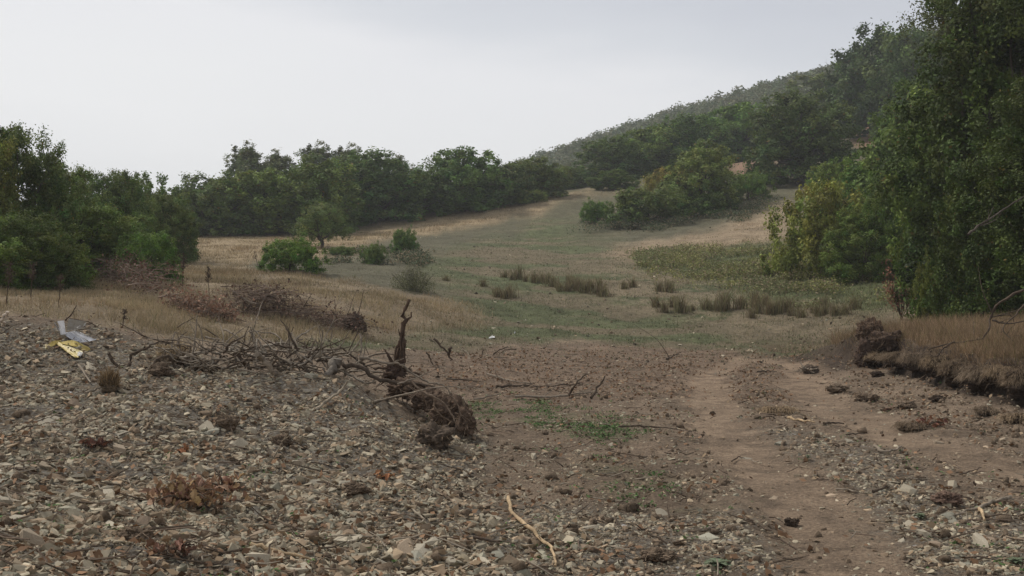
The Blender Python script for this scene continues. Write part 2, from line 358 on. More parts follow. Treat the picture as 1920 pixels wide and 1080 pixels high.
# ------------------------------------------------------------------ foliage builders
def leaves(mb, P, s, col, rng, outward=None, asp=.6):
    """leaf-sized diamond faces at points P"""
    n = len(P); d = rng.normal(0, 1, (n, 3)); d /= np.linalg.norm(d, axis=1)[:, None]
    nn = rng.normal(0, 1, (n, 3))*.8
    if outward is not None: nn += outward*1.0
    nn[:, 2] += .3
    nn /= np.linalg.norm(nn, axis=1)[:, None]+1e-9
    a = np.cross(nn, d); a /= np.linalg.norm(a, axis=1)[:, None]+1e-9; b_ = np.cross(nn, a)
    s = (s*rng.uniform(.6, 1.3, n))[:, None]
    V = np.stack([P-a*s*.5, P+b_*s*asp*.5, P+a*s*.5, P-b_*s*asp*.5], 1).reshape(-1, 3)
    Q = np.arange(4*n).reshape(n, 4)
    mb.add(V, Q, np.repeat(np.clip(col, .005, 1), 4, 0))
def crown_points(rng, lobes, nclump, nleaf, cr, shell=.45):
    """lobes: (centre, radii).  clumps are set through each lobe, denser to the outside"""
    Pt = []; Out = []; Cl = []
    vol = np.array([np.prod(r)**(2/3) for c, r in lobes]); vol /= vol.sum()
    for (c, r), v in zip(lobes, vol):
        k = max(2, int(nclump*v*1.2)); d = rng.normal(0, 1, (k, 3)); d /= np.linalg.norm(d, axis=1)[:, None]
        rad = (shell+(1.04-shell)*rng.random(k)**.6)[:, None]
        cc = np.array(c)+d*rad*np.array(r)
        m = max(4, nleaf); e_ = rng.normal(0, .38, (k, m, 3))*cr*rng.uniform(.6, 1.3, (k, 1, 1)); e_[..., 2] *= 1.05
        Pt.append((cc[:, None]+e_).reshape(-1, 3)); o = (cc[:, None]+e_*1.5-np.array(c)); o = o/(np.linalg.norm(o, axis=-1, keepdims=True)+1e-9); Out.append(o.reshape(-1, 3))
        Cl.append(np.repeat(rng.normal(0, 1, (k, 3)), m, 0))
    return np.concatenate(Pt), np.concatenate(Out), np.concatenate(Cl)
def make_tree(name, seed, Ht, Wd, base, nl, nclump, nleaf, leaf, cr, col, spires=0, lean=0, sparse=False, trunkr=.03, skirt=0):
    """returns an unlinked-from-place prototype: Empty > trunk, crown.  base = height where the crown begins (fraction)"""
    rng = np.random.default_rng(seed); root = bpy.data.objects.new(name, None); COL.objects.link(root); root.empty_display_size = .2
    lobes = []
    ch = Ht*(1-base)
    lobes.append(((0, 0, Ht*base+ch*.5), (Wd*.28, Wd*.28, ch*.38)))
    for k in range(skirt): th = k*6.28/skirt+rng.uniform(-.3, .3); lobes.append(((math.cos(th)*Wd*.33, math.sin(th)*Wd*.33, Ht*rng.uniform(.10, .16)), (Wd*.15, Wd*.15, Ht*.14)))
    for k in range(nl):
        th = k*2.4+rng.uniform(-.4, .4); u = (k+.5)/nl; zz = Ht*base+ch*(.12+.72*u)
        prof = math.sin(math.pi*min(1, .25+.54*u))**.7
        rr = Wd*.5*prof*rng.uniform(.55, .82)*(.72 if u > .75 else 1)
        lr = Wd*rng.uniform(.14, .22)
        lobes.append(((math.cos(th)*rr+lean*zz, math.sin(th)*rr, zz), (lr*1.1, lr*1.1, lr*rng.uniform(.95, 1.45))))
    for k in range(3+spires):
        th = rng.uniform(0, 6.28); rr = Wd*rng.uniform(0, .26)
        lobes.append(((math.cos(th)*rr+lean*Ht, math.sin(th)*rr, Ht*(.9 if not spires else rng.uniform(.80, .90))), (Wd*(.11 if not spires else .05), Wd*(.11 if not spires else .05), Ht*(.075 if not spires else .13))))
    tm = MB(); tr = trunkr*Ht
    top = np.array([lean*Ht*.8, 0, Ht*(.82 if not spires else .7)]); pth = [(0, 0, -.25), (0.01, 0, Ht*.12), (.04*Wd*rng.normal(), .04*Wd*rng.normal(), Ht*.4), top]
    gnarly(tm, pth, tr*1.25, tr*.25, (.085, .07, .055), rng, 0, 7)
    for c, r in lobes[1:]:
        s0 = rng.uniform(.1, .5); st = np.array([pth[2][0]*s0*1.6, pth[2][1]*s0*1.6, Ht*s0*.8]); c = np.array(c)
        md = (st+c)/2+rng.normal(0, .05*Wd, 3); md[2] -= .03*Ht
        gnarly(tm, [st, md, c], tr*.5, tr*.14, (.085, .07, .055), rng, 0 if spires else 2, 5)
    P, O, Cl = crown_points(rng, lobes, nclump, nleaf, cr, .35 if not sparse else .2)
    keep = P[:, 2] > .05; P, O, Cl = P[keep], O[keep], Cl[keep]
    c = np.array(col)[None]*(1+Cl[:, :1]*.22)*(1+rng.normal(0, .2, (len(P), 1)))
    c = c*np.array([1, 1, 1])[None]; c[:, 0] *= 1+Cl[:, 1]*.10+(P[:, 2]/Ht-.5)*.15; c[:, 2] *= 1+Cl[:, 2]*.08
    yl = rng.random(len(P)) < .012; c[yl] = np.array([.24, .17, .05])*rng.uniform(.7, 1.2, (yl.sum(), 1))
    cm = MB(); leaves(cm, P, leaf, c, rng, O)
    tm.build('trunk', BARK, root, True); cm.build('crown', LEAF, root)
    root['H'] = Ht; root['W'] = Wd
    return root
DK = (.115, .168, .043); MD = (.150, .210, .050); YG = (.25, .26, .060); OL = (.175, .20, .075)
protos = {
 'a': make_tree('oak_tree', 1, 6, 6.2, .04, 17, 420, 64, .20, .40, DK, skirt=7),
 'b': make_tree('oak_tree', 2, 6, 5.6, .05, 15, 380, 64, .20, .40, MD, skirt=6),
 'c': make_tree('oak_tree', 3, 6, 5.2, .05, 14, 340, 62, .20, .38, DK, skirt=6),
 's': make_tree('slim_tree', 4, 7, 4.0, .12, 11, 420, 42, .15, .26, OL, spires=14, sparse=True, trunkr=.012),
 'n': make_tree('oak_tree', 5, 6, 5.6, .03, 18, 760, 100, .105, .32, DK, trunkr=.022, skirt=6),
 'm': make_tree('oak_tree', 6, 6, 5.0, .05, 16, 640, 100, .105, .32, MD, trunkr=.022, skirt=6),
 'e': make_tree('oak_tree', 10, 10, 6.0, .03, 30, 1150, 100, .12, .36, DK, trunkr=.02, skirt=7),
 'o': make_tree('small_oak_tree', 7, 3, 3.4, .22, 11, 200, 60, .10, .25, OL, trunkr=.035),
 'q': make_tree('leafy_bush', 8, 2, 3.2, .0, 10, 260, 70, .085, .20, MD, trunkr=.02),
 'r': make_tree('leafy_bush', 9, 2, 2.8, .0, 10, 240, 70, .085, .20, YG, trunkr=.02),
}
def bump_bush(name, seed, col, W=2.0, Hh=1.1, n=26000, s=.03):
    rng = np.random.default_rng(seed); root = bpy.data.objects.new(name, None); COL.objects.link(root)
    tm = MB(); cm = MB()
    for k in range(34):
        th = rng.uniform(0, 6.28); r = rng.uniform(.1, .95)
        gnarly(tm, [(0.1*math.cos(th), .1*math.sin(th), -.1), (.3*W*r*math.cos(th), .3*W*r*math.sin(th), Hh*.45), (.48*W*r*math.cos(th), .48*W*r*math.sin(th), Hh*(.95-.25*r*r))], .014, .004, (.10, .085, .065), rng, 4, 4)
    d = rng.normal(0, 1, (n, 3)); d /= np.linalg.norm(d, axis=1)[:, None]; d[:, 2] = np.abs(d[:, 2])
    rad = rng.random((n, 1))**.45*(1+.25*np.array([mnoise.noise(Vector(v*2.2)) for v in d])[:, None])
    P = d*rad*np.array([W*.5, W*.5, Hh]); k = rng.random(n) < (P[:, 2]/Hh*1.3+.25); P = P[k]; d = d[k]
    c = np.array(col)[None]*(1+rng.normal(0, .2, (len(P), 1)))
    leaves(cm, P, s*1.6, c, rng, d, .5); tm.build('stem', BARK, root, True); cm.build('crown', LEAF, root); root['H'] = Hh; root['W'] = W
    return root
protos['t'] = bump_bush('thorn_bush', 11, (.115, .115, .055), n=9000)
used = set()
def put(kind, px, top, Y, wpx, label, cat='tree', group=None, tint=(1, 1, 1), rz=None, base=None, name=None, down=.15):
    if base is not None:
        yh = H(px, base)[1]
        if .6*Y < yh < 1.5*Y: Y = yh
        else: print('base', px, base, Y, yh)
    p = protos[kind]; x = (px-960)/F*Y; gzz = float(gz(x, Y))-down; tz = EYE+(540-top)/F*Y; h = max(.3, tz-gzz); wd = wpx/F*Y
    if kind in used: o = copy_tree(p)
    else: o = p; used.add(kind)
    o.location = (x, Y, gzz); o.rotation_euler = (0, 0, rz if rz is not None else (px*7.13+Y) % 6.28)
    o.scale = (wd/p['W'], wd/p['W'], h/(p['H']*1.0))
    if name: o.name = name
    for k in ('H', 'W'):
        if o is not p and k in o: del o[k]
    tag(o, label, cat, group)
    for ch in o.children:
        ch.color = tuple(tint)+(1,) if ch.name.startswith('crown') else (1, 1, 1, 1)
    return o
gl = 'oaks on the left edge of the field'; gc = 'oaks of the wood behind the field'; gr = 'trees on the right slope'; gb = 'oaks at the right edge of the clearing'
# left group
put('n', 25, 238, 31, 230, 'tallest dark oak at the left end of the field, its ragged top above its neighbours', group=gl, tint=(.95, .95, .95))
put('m', -75, 215, 29, 220, 'tall oak cut by the left border of the photo with reddish tip leaves', group=gl, tint=(1.1, .9, .8))
put('m', 128, 305, 35, 150, 'oak with a loose tufted top just right of the tallest left oak', group=gl)
put('n', 212, 318, 43, 165, 'rounded dark oak behind the brush heap in the left group', group=gl)
put('b', 262, 330, 52, 130, 'grey green oak with spiky top between the left group and the gap', group=gl, tint=(.95, 1, 1))
put('n', 305, 362, 47, 140, 'low oak ending the left group, its crown hanging over the tan grass', group=gl, tint=(1.05, 1, .9))
put('m', 165, 385, 33, 220, 'broad oak in front of the rounded dark oak, crown reaching the grass', group=gl, tint=(.9, .95, .8))
put('n', 50, 395, 27, 200, 'low dark oak in front of the tallest left oak with branches at the grass', group=gl, tint=(.8, .82, .6))
put('m', -60, 400, 25, 220, 'low oak at the left border with crown hanging to the tall weeds', group=gl, tint=(.9, .95, .7))
put('m', 240, 400, 40, 170, 'mid green oak standing above the fresh green bush on the left', group=gl, tint=(.85, .95, .8))
put('q', 282, 440, 31, 130, 'fresh green bush spilling onto the dry grass under the left oaks', 'bush', tint=(.72, .92, .65))
put('q', 105, 455, 28, 150, 'yellowish green bush under the left oaks beside the first brush heap', 'bush', tint=(.95, .92, .7))
# centre wood, front row
put('a', 400, 330, 86, 170, 'first oak of the centre wood seen from the left, above the tan strip', group=gc, base=441)
put('b', 490, 318, 84, 200, 'wide domed oak over the dark hollow in the centre wood', group=gc, tint=(1.0, 1, .85), base=437)
put('a', 588, 305, 86, 190, 'big domed oak directly behind the small lone oak', group=gc, tint=(1.05, 1.05, .85), base=438)
put('a', 700, 290, 90, 210, 'massive dark oak in the middle of the centre wood', group=gc, tint=(.85, .95, .95), base=416)
put('c', 790, 320, 92, 150, 'lower lighter oak right of the massive middle oak', group=gc, tint=(.95, 1.05, .85), base=404)
put('b', 868, 276, 97, 165, 'oak with a flat topped crown standing highest in the centre wood', group=gc, tint=(.8, .95, .95), base=396)
put('c', 945, 310, 100, 120, 'dark oak between the flat topped oak and the wood end', group=gc, tint=(.85, .85, .9), base=384)
put('a', 1005, 300, 103, 130, 'brownish green oak near the right end of the centre wood', group=gc, tint=(1.05, .95, .85), base=371)
put('b', 1060, 312, 112, 100, 'last oak of the centre wood before the ridge begins', group=gc, tint=(.9, .95, .9))
put('a', 640, 345, 82, 130, 'low bushy oak filling the foot of the centre wood behind the lone oak', group=gc, tint=(.8, .9, .8), base=424)
put('c', 850, 350, 93, 110, 'low light oak at the foot of the flat topped oak', group=gc, tint=(1.05, 1.1, .85), base=396)
put('c', 345, 350, 88, 90, 'small oak in the gap between left group and centre wood', group=gc, tint=(.9, 1, .9), base=444)
# behind row (slim)
for px, top, lb in ((462, 268, 'slim feathery tree rising highest above the left of the centre wood'), (520, 283, 'slim tree behind the domed oaks, second from the left'),
                    (596, 268, 'slim spiky tree rising behind the big domed oak'), (655, 272, 'slim spiky tree right of the one behind the domed oak'), (745, 292, 'slim grey green tree behind the massive middle oak')):
    put('s', px, top, 100, 110, lb, group='slim trees behind the centre wood', tint=(.85, .9, .95))
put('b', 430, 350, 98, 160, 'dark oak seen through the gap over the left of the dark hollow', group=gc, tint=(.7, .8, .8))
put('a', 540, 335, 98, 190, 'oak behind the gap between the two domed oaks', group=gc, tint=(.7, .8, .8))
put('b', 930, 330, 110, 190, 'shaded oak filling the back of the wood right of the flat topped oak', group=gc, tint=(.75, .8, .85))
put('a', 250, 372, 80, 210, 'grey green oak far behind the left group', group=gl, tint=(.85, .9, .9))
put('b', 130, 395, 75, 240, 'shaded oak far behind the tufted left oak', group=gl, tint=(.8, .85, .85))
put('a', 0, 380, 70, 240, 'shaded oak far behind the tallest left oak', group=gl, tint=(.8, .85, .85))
# field shrubs
put('o', 605, 386, 64, 108, 'small lone oak with a visible trunk in front of the wood', tint=(.8, .98, .75), down=.02, base=466)
put('q', 545, 448, 49, 130, 'low bright green bush right of the left tree group', 'bush', tint=(.85, 1.05, .7), base=508)
put('q', 757, 430, 60, 62, 'round dark green bush on the meadow behind the twiggy bush', 'bush', tint=(.8, .95, .9), base=474)
put('q', 700, 458, 58, 60, 'small low bush left of the round dark green bush', 'bush', tint=(.9, .95, 1), base=494)
put('q', 640, 462, 60, 60, 'low bush at the foot of the small lone oak', 'bush', tint=(.85, .9, .9), base=478)
put('t', 775, 500, 43, 96, 'twiggy half bare bush alone in the meadow centre', 'bush', tint=(1.0, 1.05, .9), base=546)
put('r', 995, 356, 96, 62, 'pale green hummock shaped bush at the edge of the wood', 'bush', tint=(.75, .95, .9), base=381)
# right slope
put('a', 1150, 262, 112, 150, 'dark oak at the left end of the right slope row', group=gr, tint=(.85, .9, .85))
put('b', 1215, 238, 116, 160, 'oak second from the left in the right slope row', group=gr, tint=(.95, 1, .85))
put('a', 1290, 222, 118, 170, 'dark green oak behind the grey green tree on the right slope', group=gr, tint=(.85, 1, .85))
put('b', 1385, 194, 122, 190, 'deep green oak left of the big round dark oak', group=gr, tint=(.8, 1, .8))
put('c', 1150, 320, 96, 90, 'light low oak at the top of the tan bank', group=gr, tint=(.95, 1, .8), base=354)
put('b', 1320, 270, 78, 150, 'grey green tree with soft pale crown in the middle of the right slope', group=gr, tint=(1.15, 1.05, 1.05), base=395)
put('q', 1405, 325, 76, 90, 'small fresh green tree right of the soft grey green tree', 'bush', tint=(.85, 1.0, .75), base=374)
put('r', 1262, 312, 84, 110, 'yellowish sparse bush beside the soft grey green tree', 'bush', tint=(.95, .85, .8), base=380)
put('a', 1498, 182, 96, 215, 'big round dark oak standing alone on the right slope', group=gr, tint=(.75, .75, .68), base=346)
put('q', 1215, 352, 78, 190, 'long low hedge of mixed shrubs on the right slope', 'bush', tint=(.8, .8, .8), base=418)
put('q', 1120, 378, 74, 80, 'dark green shrub at the left tip of the shrub hedge', 'bush', tint=(.7, .9, .6), base=416)
put('q', 1310, 365, 72, 160, 'dark shrub below the soft grey green tree', 'bush', tint=(.6, .7, .6), base=402)
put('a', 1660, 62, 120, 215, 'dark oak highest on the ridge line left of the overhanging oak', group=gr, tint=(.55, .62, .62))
put('b', 1565, 138, 150, 190, 'brownish oak on the ridge left of the highest ridge oak', group=gr, tint=(.8, .75, .7))
put('a', 1740, 50, 110, 220, 'ridge oak half hidden behind the overhanging oak', group=gr, tint=(.8, .85, .85))
put('r', 1545, 340, 50, 200, 'yellow green bushy tree at the edge of the meadow on the right', tint=(.85, .9, .85), name='bushy_tree', base=520)
put('m', 1632, 385, 47, 160, 'dark leafy tree just right of the yellow green bushy tree', group=gr, tint=(.9, .9, .8), base=524)
put('b', 1560, 300, 66, 90, 'small pale green tree above the yellow green bushy tree', group=gr, tint=(1.1, 1.1, .95))
put('b', 1655, 268, 62, 180, 'mid green tree rising behind the yellow green bushy tree', group=gr, tint=(.85, 1, .75))
put('a', 1740, 168, 58, 240, 'broad mid green tree filling the slope above the dark leafy tree', group=gr, tint=(.95, 1, .7))
put('b', 1850, 140, 52, 280, 'broad tree behind the overhanging oak', group=gr, tint=(.85, .9, .7))
put('n', 1700, 300, 42, 170, 'dark tree between the bushy tree and the overhanging oak', group=gr, tint=(.85, .95, .7))
# right edge oaks
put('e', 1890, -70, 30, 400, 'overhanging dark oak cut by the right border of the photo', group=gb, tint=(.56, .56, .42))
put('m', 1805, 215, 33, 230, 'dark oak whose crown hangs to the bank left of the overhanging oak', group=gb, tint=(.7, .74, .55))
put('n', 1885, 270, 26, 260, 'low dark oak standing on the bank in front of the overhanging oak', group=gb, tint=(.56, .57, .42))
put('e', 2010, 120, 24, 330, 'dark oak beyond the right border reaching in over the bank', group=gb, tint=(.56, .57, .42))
put('q', 1755, 490, 29, 100, 'dark bush at the back of the bank with reddish leaves', 'bush', tint=(.8, .7, .55))
for k, p in protos.items():
    for q in ('H', 'W'):
        if q in p: del p[q]

# light sapling tip reaching over the sky at the top right
def leafy_sapling():
    rng = np.random.default_rng(77); Y = 33.0; r = empty('leafy_tree', (0, 0, 0), 'thin small leaved tree whose light tip stands against the sky at the top right', 'tree')
    tm = MB(); cm = MB(); x0 = (1830-960)/F*Y; g0 = float(gz(x0, Y))-.1; r.location = (x0, Y, g0)
    def q(px, py, dy=0): return np.array([(px-960)/F*(Y+dy)-x0, dy, EYE+(540-py)/F*(Y+dy)-g0])
    trunk = [np.array([0, 0, 0]), q(1850, 380), q(1845, 200), q(1800, 90), q(1760, 20), q(1745, -50)]
    gnarly(tm, trunk, .06, .012, (.09, .075, .06), rng, 0, 6); sp = smooth_path(trunk, 6)
    cl = []
    for k in range(70):
        i = rng.integers(12, len(sp)); b_ = sp[i]; d = rng.normal(0, 1, 3); d[2] = abs(d[2])*.5+.1; d /= np.linalg.norm(d)
        e_ = b_+d*rng.uniform(.3, .9); gnarly(tm, [b_, (b_+e_)/2+rng.normal(0, .04, 3), e_], .012, .004, (.09, .075, .06), rng, 2, 4); cl += [e_, (b_+e_)/2]
    for a_ in ((1690, 40), (1720, 10), (1700, 55), (1765, 0), (1850, 10), (1885, -5), (1730, 30), (1750, -20)):
        e_ = q(*a_, rng.uniform(-.3, .3)); b_ = sp[-8]; gnarly(tm, [b_, (b_+e_)/2+rng.normal(0, .05, 3), e_], .012, .004, (.09, .075, .06), rng, 3, 4); cl += [e_, e_*.75+b_*.25, e_*.5+b_*.5]
    cl = np.array(cl); P = (cl[:, None]+rng.normal(0, .13, (len(cl), 38, 3))).reshape(-1, 3)
    c = np.array((.13, .145, .055))[None]*(1+rng.normal(0, .22, (len(P), 1))); leaves(cm, P, .085, c, rng)
    tm.build('trunk', BARK, r, True); cm.build('crown', LEAF, r)
leafy_sapling()

# far wood on the ridge: one mass
rng = np.random.default_rng(21); mbw = MB()
pxs = rng.uniform(880, 2150, 5200); Ys = rng.uniform(125, 330, 5200); xs = (pxs-960)/F*Ys; zs = gz(xs, Ys)
ok = (zs > 11+ (Ys-125)*.02) & (maskat('patch', xs, Ys) < .2) & (maskat('patch2', xs, Ys) < .2)
# keep the two tan clearings open
ppx = 960+xs/Ys*F; ppy = 540-(zs-EYE)/Ys*F
ok &= ~((ppx > 1585) & (ppx < 1665) & (ppy > 225) & (ppy < 300) & (Ys < 150))
for x, y, z in zip(xs[ok], Ys[ok], zs[ok]):
    r = rng.uniform(1.0, 2.1); h = r*rng.uniform(1.2, 2.0); n = 110; d = rng.normal(0, 1, (n, 3)); d /= np.linalg.norm(d, axis=1)[:, None]; d[:, 2] = np.abs(d[:, 2])*1.2-.15
    rad = .72+.33*rng.random((n, 1)); P = np.array([x, y, z])+d*rad*np.array([r, r, h]); base = np.array((.13, .16, .085))*rng.uniform(.8, 1.2)*np.array([rng.uniform(.9, 1.25), 1, rng.uniform(.9, 1.1)])
    leaves(mbw, P, .36+.0008*y, base[None]*(1+rng.normal(0, .15, (n, 1))), rng, d, .8)
o = mbw.build('distant_wood', LEAF); tag(o, 'low oak wood covering the far ridge under the sky', 'wood', kind='stuff')

# ------------------------------------------------------------------ grass and ground cover
def blades(mb, P, h, w, col, rng, lean=.35, tipc=1.25, segs=2):
    n = len(P); th = rng.uniform(0, 6.28, n); dx = np.stack([np.cos(th), np.sin(th), 0*th], 1); ph = rng.uniform(0, 6.28, n)
    ln = (lean*np.abs(rng.normal(0, 1, n))*h)[:, None]*np.stack([np.cos(ph), np.sin(ph), 0*ph], 1)
    h = np.asarray(h)[:, None]*np.array([[0, 0, 1.]]); w_ = np.broadcast_to(np.asarray(w, float), (n,))[:, None]
    col = np.clip(col, .01, 1)
    if segs == 2:
        V = np.stack([P-dx*w_/2, P+dx*w_/2, P+h*.55+ln*.3+dx*w_*.4, P+h*.55+ln*.3-dx*w_*.4, P+h+ln], 1).reshape(-1, 3); b_ = np.arange(n)[:, None]*5
        mb.add(V, b_+np.array([[0, 1, 2, 3]]), np.stack([col*.85, col*.85, col, col, col*tipc], 1).reshape(-1, 3))
        off = mb.n-len(V); mb.f.append(b_+np.array([[3, 2, 4]])+off)
    else:
        V = np.stack([P-dx*w_/2, P+dx*w_/2, P+h+ln], 1).reshape(-1, 3)
        mb.add(V, np.arange(3*n).reshape(n, 3), np.stack([col*.9, col*.9, col*tipc], 1).reshape(-1, 3))
def scatter(n, rng, Y0, Y1, px0=-250, px1=2170):
    px = rng.uniform(px0, px1, n); Y = Y0*(Y1/Y0)**rng.random(n); return (px-960)/F*Y, Y
rng = np.random.default_rng(31)
# dry grass: left field, back strip, slopes
mg = MB()
x, y = scatter(1500000, rng, 14, 110); 
dm = np.clip(maskat('dryl', x, y)*1.0+maskat('back', x, y)*.9+maskat('slope', x, y)*.6+maskat('tan', x, y)*.15, 0, 1)
clump = sst(-.22, .12, fbm(x*1.2, y*1.2, 4))
bare = sst(.10, .2, fbm(x*.35+7, y*.35, 3))
k = rng.random(len(x)) < dm*clump*(1-.7*bare)*.62; x, y = x[k], y[k]
hh = (.09+.17*np.clip(.5+fbm(x*.5, y*.5, 3)*2, 0, 1))*rng.uniform(.5, 1.3, len(x)); 
hh *= 1-.4*sst(26, 60, y)*(1-maskat('back', x, y))
tone = np.array([.34, .27, .165])[None]*(1+rng.normal(0, .2, (len(x), 1)))*(1+fbm(x*.6+3, y*.6, 3)[:, None]*.9)
rd = sst(.0, .25, fbm(x*.4+30, y*.4, 3))[:, None]; tone = tone*(1-rd)+tone*np.array([[.88, .78, .72]])*rd
gn = (rng.random(len(x)) < .06)[:, None]; tone = np.where(gn, np.array([[.13, .15, .06]]), tone)
blades(mg, np.stack([x, y, gz(x, y)-.02], 1), hh, .005+.0003*y, tone, rng, .75, 1.15, 1)
o = mg.build('dry_grass', GRASS); tag(o, 'tan dry grass over the left field and the slopes', 'grass', kind='stuff'); NG = len(x)
# dry grass on the right bank
mg = MB(); n = 260000; px = rng.uniform(1560, 2400, n); y = 9*(34/9)**rng.random(n); x = (px-960)/F*y
k = rng.random(n) < sst(-.16, .02, lookup(bsd, x, y))*sst(33, 29, y)*(.35+.65*sst(-.2, .1, fbm(x*2, y*2, 3))); x, y = x[k], y[k]
hh = rng.uniform(.18, .55, len(x))*(.5+.5*sst(0, 1.2, lookup(bsd, x, y)))
tone = np.array([.235, .165, .10])[None]*(1+rng.normal(0, .3, (len(x), 1)))*(1+fbm(x*.8, y*.8, 3)[:, None]*.8)
gn = (rng.random(len(x)) < .07)[:, None]; tone = np.where(gn, np.array([[.15, .15, .05]]), tone)
blades(mg, np.stack([x, y, gz(x, y)-.02], 1), hh*.8, .005+.0003*y, tone, rng, .7, 1.2, 1)
o = mg.build('bank_grass', GRASS); tag(o, 'tawny dry grass standing on the right bank', 'grass', kind='stuff')
# short turf and moss of the meadow
mg = MB(); x, y = scatter(700000, rng, 11, 100)
gm = np.clip(maskat('green', x, y)*.55+maskat('lush', x, y), 0, 1)+.1*(y > 25); cl = sst(-.1, .15, fbm(x*1.5+5, y*1.5, 4))
k = rng.random(len(x)) < gm*(.25+.75*cl)*.8; x, y = x[k], y[k]
tone = np.array([.15, .165, .085])[None]*(1+fbm(x*.9, y*.9, 4)[:, None]*1.2)*(1+rng.normal(0, .22, (len(x), 1))); st_ = (rng.random(len(x)) < .2)[:, None]; tone = np.where(st_, np.array([[.22, .18, .12]])*(1+rng.normal(0, .2, (len(x), 1))), tone)
blades(mg, np.stack([x, y, gz(x, y)-.01], 1), rng.uniform(.025, .09, len(x))+.08*maskat('lush', x, y), .008+.0005*y, tone, rng, .6, 1.1, 1)
o = mg.build('meadow_turf', GRASS); tag(o, 'short grey green turf of the meadow', 'grass', kind='stuff')
# small green weeds
mg = MB(); x, y = scatter(160000, rng, 5, 26)
wm = maskat('weeds', x, y)*1.0+maskat('weeds2', x, y)*.22+.012
k = rng.random(len(x)) < wm*sst(-.02, .16, fbm(x*2.5, y*2.5, 3))*(1-lookup(rut, x, y))*(.9); x, y = x[k], y[k]
P = np.stack([x, y, gz(x, y)+.015], 1); P = (P[:, None]+rng.normal(0, 1, (len(P), 5, 3))*np.array([.03, .03, .008])).reshape(-1, 3)
leaves(mg, P, .03, np.array([.085, .145, .05])[None]*(1+rng.normal(0, .25, (len(P), 1))), rng, np.tile([0, 0, 1.5], (len(P), 1)))
o = mg.build('green_weeds', GRASS); tag(o, 'tiny green seedlings on the bare soil', 'weeds', kind='stuff')
# bramble and lush ground cover
mg = MB()
Zb = [poly([(1060,430),(1180,410),(1300,400),(1440,370),(1450,385),(1330,410),(1230,435),(1120,440)]), poly([(640,480),(700,470),(780,475),(810,488),(720,500),(630,498)]), Z['lush'],
      poly([(1200,492),(1260,470),(1340,485),(1420,470),(1500,480),(1480,520),(1330,520),(1210,512)]), poly([(1380,525),(1560,535),(1640,575),(1480,575)])]
for i_, zp in enumerate(Zb):
    lo = zp.min(0); hi = zp.max(0); n = int(min(26000, 350*(hi[0]-lo[0])*(hi[1]-lo[1])/2)); x = rng.uniform(lo[0], hi[0], n); y = rng.uniform(lo[1], hi[1], n)
    k = rng.random(n) < zone(x, y, zp, .06)*sst(.0, .16, fbm(x*.6+i_, y*.6, 4)); x, y = x[k], y[k]
    hgt = (.12+.95*np.clip(fbm(x*.6+2, y*.6, 4)+.25, 0, 1))*(1.0, .45, .5, .5, .4)[i_]
    P = np.stack([x, y, gz(x, y)+hgt*rng.random(len(x))**.5], 1); P = (P[:, None]+rng.normal(0, .09, (len(P), 4, 3))).reshape(-1, 3); sw_ = (rng.random(len(P)) < .22)[:, None]
    c = np.array([(.10, .125, .07), (.11, .13, .075), (.26, .26, .10), (.19, .21, .09), (.20, .21, .10)][i_])[None]*(1+rng.normal(0, .25, (len(P), 1))); c = np.where(sw_, np.array([[.30, .235, .15]]), c)
    leaves(mg, P, .11 if i_ < 2 else .09, c, rng, np.tile([0, 0, .6], (len(P), 1)))
o = mg.build('bramble_cover', GRASS); tag(o, 'bramble and low herbs spreading over the slope and meadow edge', 'brambles', kind='stuff')

# ------------------------------------------------------------------ rush tufts
def rush_mesh(seed):
    rng = np.random.default_rng(seed); m = MB(); n = 150; a_ = rng.uniform(0, 6.28, n); r = np.abs(rng.normal(0, .11, n)); P = np.stack([np.cos(a_)*r, np.sin(a_)*r, -.03+0*r], 1)
    c = np.array([.19, .175, .09])[None]*(1+rng.normal(0, .22, (n, 1))); br = (rng.random(n) < .45)[:, None]; c = np.where(br, np.array([[.19, .145, .09]])*(1+rng.normal(0, .2, (n, 1))), c)
    blades(m, P, rng.uniform(.12, .6, n), .018, c*1.15, rng, .38, 1.1); return m.mesh('rush_tuft', GRASS)
RM = [rush_mesh(s) for s in (1, 2, 3, 4)]
rl = [(950,525),(962,528),(978,527),(990,530),(1002,532),(1022,530),(1030,536),(1043,534),(1052,540),(1064,538),(1078,536),(1062,548),(1048,546),(1086,548),(1098,545),(1110,550),(1124,552),(1138,556),(908,540),(922,552),(936,554),(948,556),(962,556),(835,528),(1166,540),(1184,542),(1230,546),(1250,547)]
rl2 = [(1225,578),(1245,582),(1262,578),(1280,582),(1300,580),(1318,582),(1356,585),(1362,578),(1395,582),(1410,592),(1424,588),(1440,590),(1455,578),(1470,592),(1488,588),(1500,594),(1520,586),(1534,592),(1548,590),(1562,586),(1580,590),(1596,580),(1415,575),(1435,572),(1545,576)]
rng = np.random.default_rng(5)
for grp, lst in (('rush tufts in the middle of the meadow', rl), ('rush tufts beside the lush green strip on the right', rl2)):
    for i, (px, py) in enumerate(lst):
        p = H(px+rng.normal(0, 4), py+rng.normal(0, 3.5)); o = bpy.data.objects.new('rush_tuft', RM[rng.integers(4)]); COL.objects.link(o); o.location = p; s = rng.uniform(.65, 1.35)
        if px == 1362: s = 1.5
        o.scale = (s*1.15, s*1.15, s*rng.uniform(.75, 1.1)); o.rotation_euler = (0, 0, rng.uniform(0, 6.28))
        tag(o, 'brown green rush tuft in the scattered line across the middle of the meadow' if lst is rl else 'brown green rush tuft in the thick band beside the lush green strip', 'rush', grp)

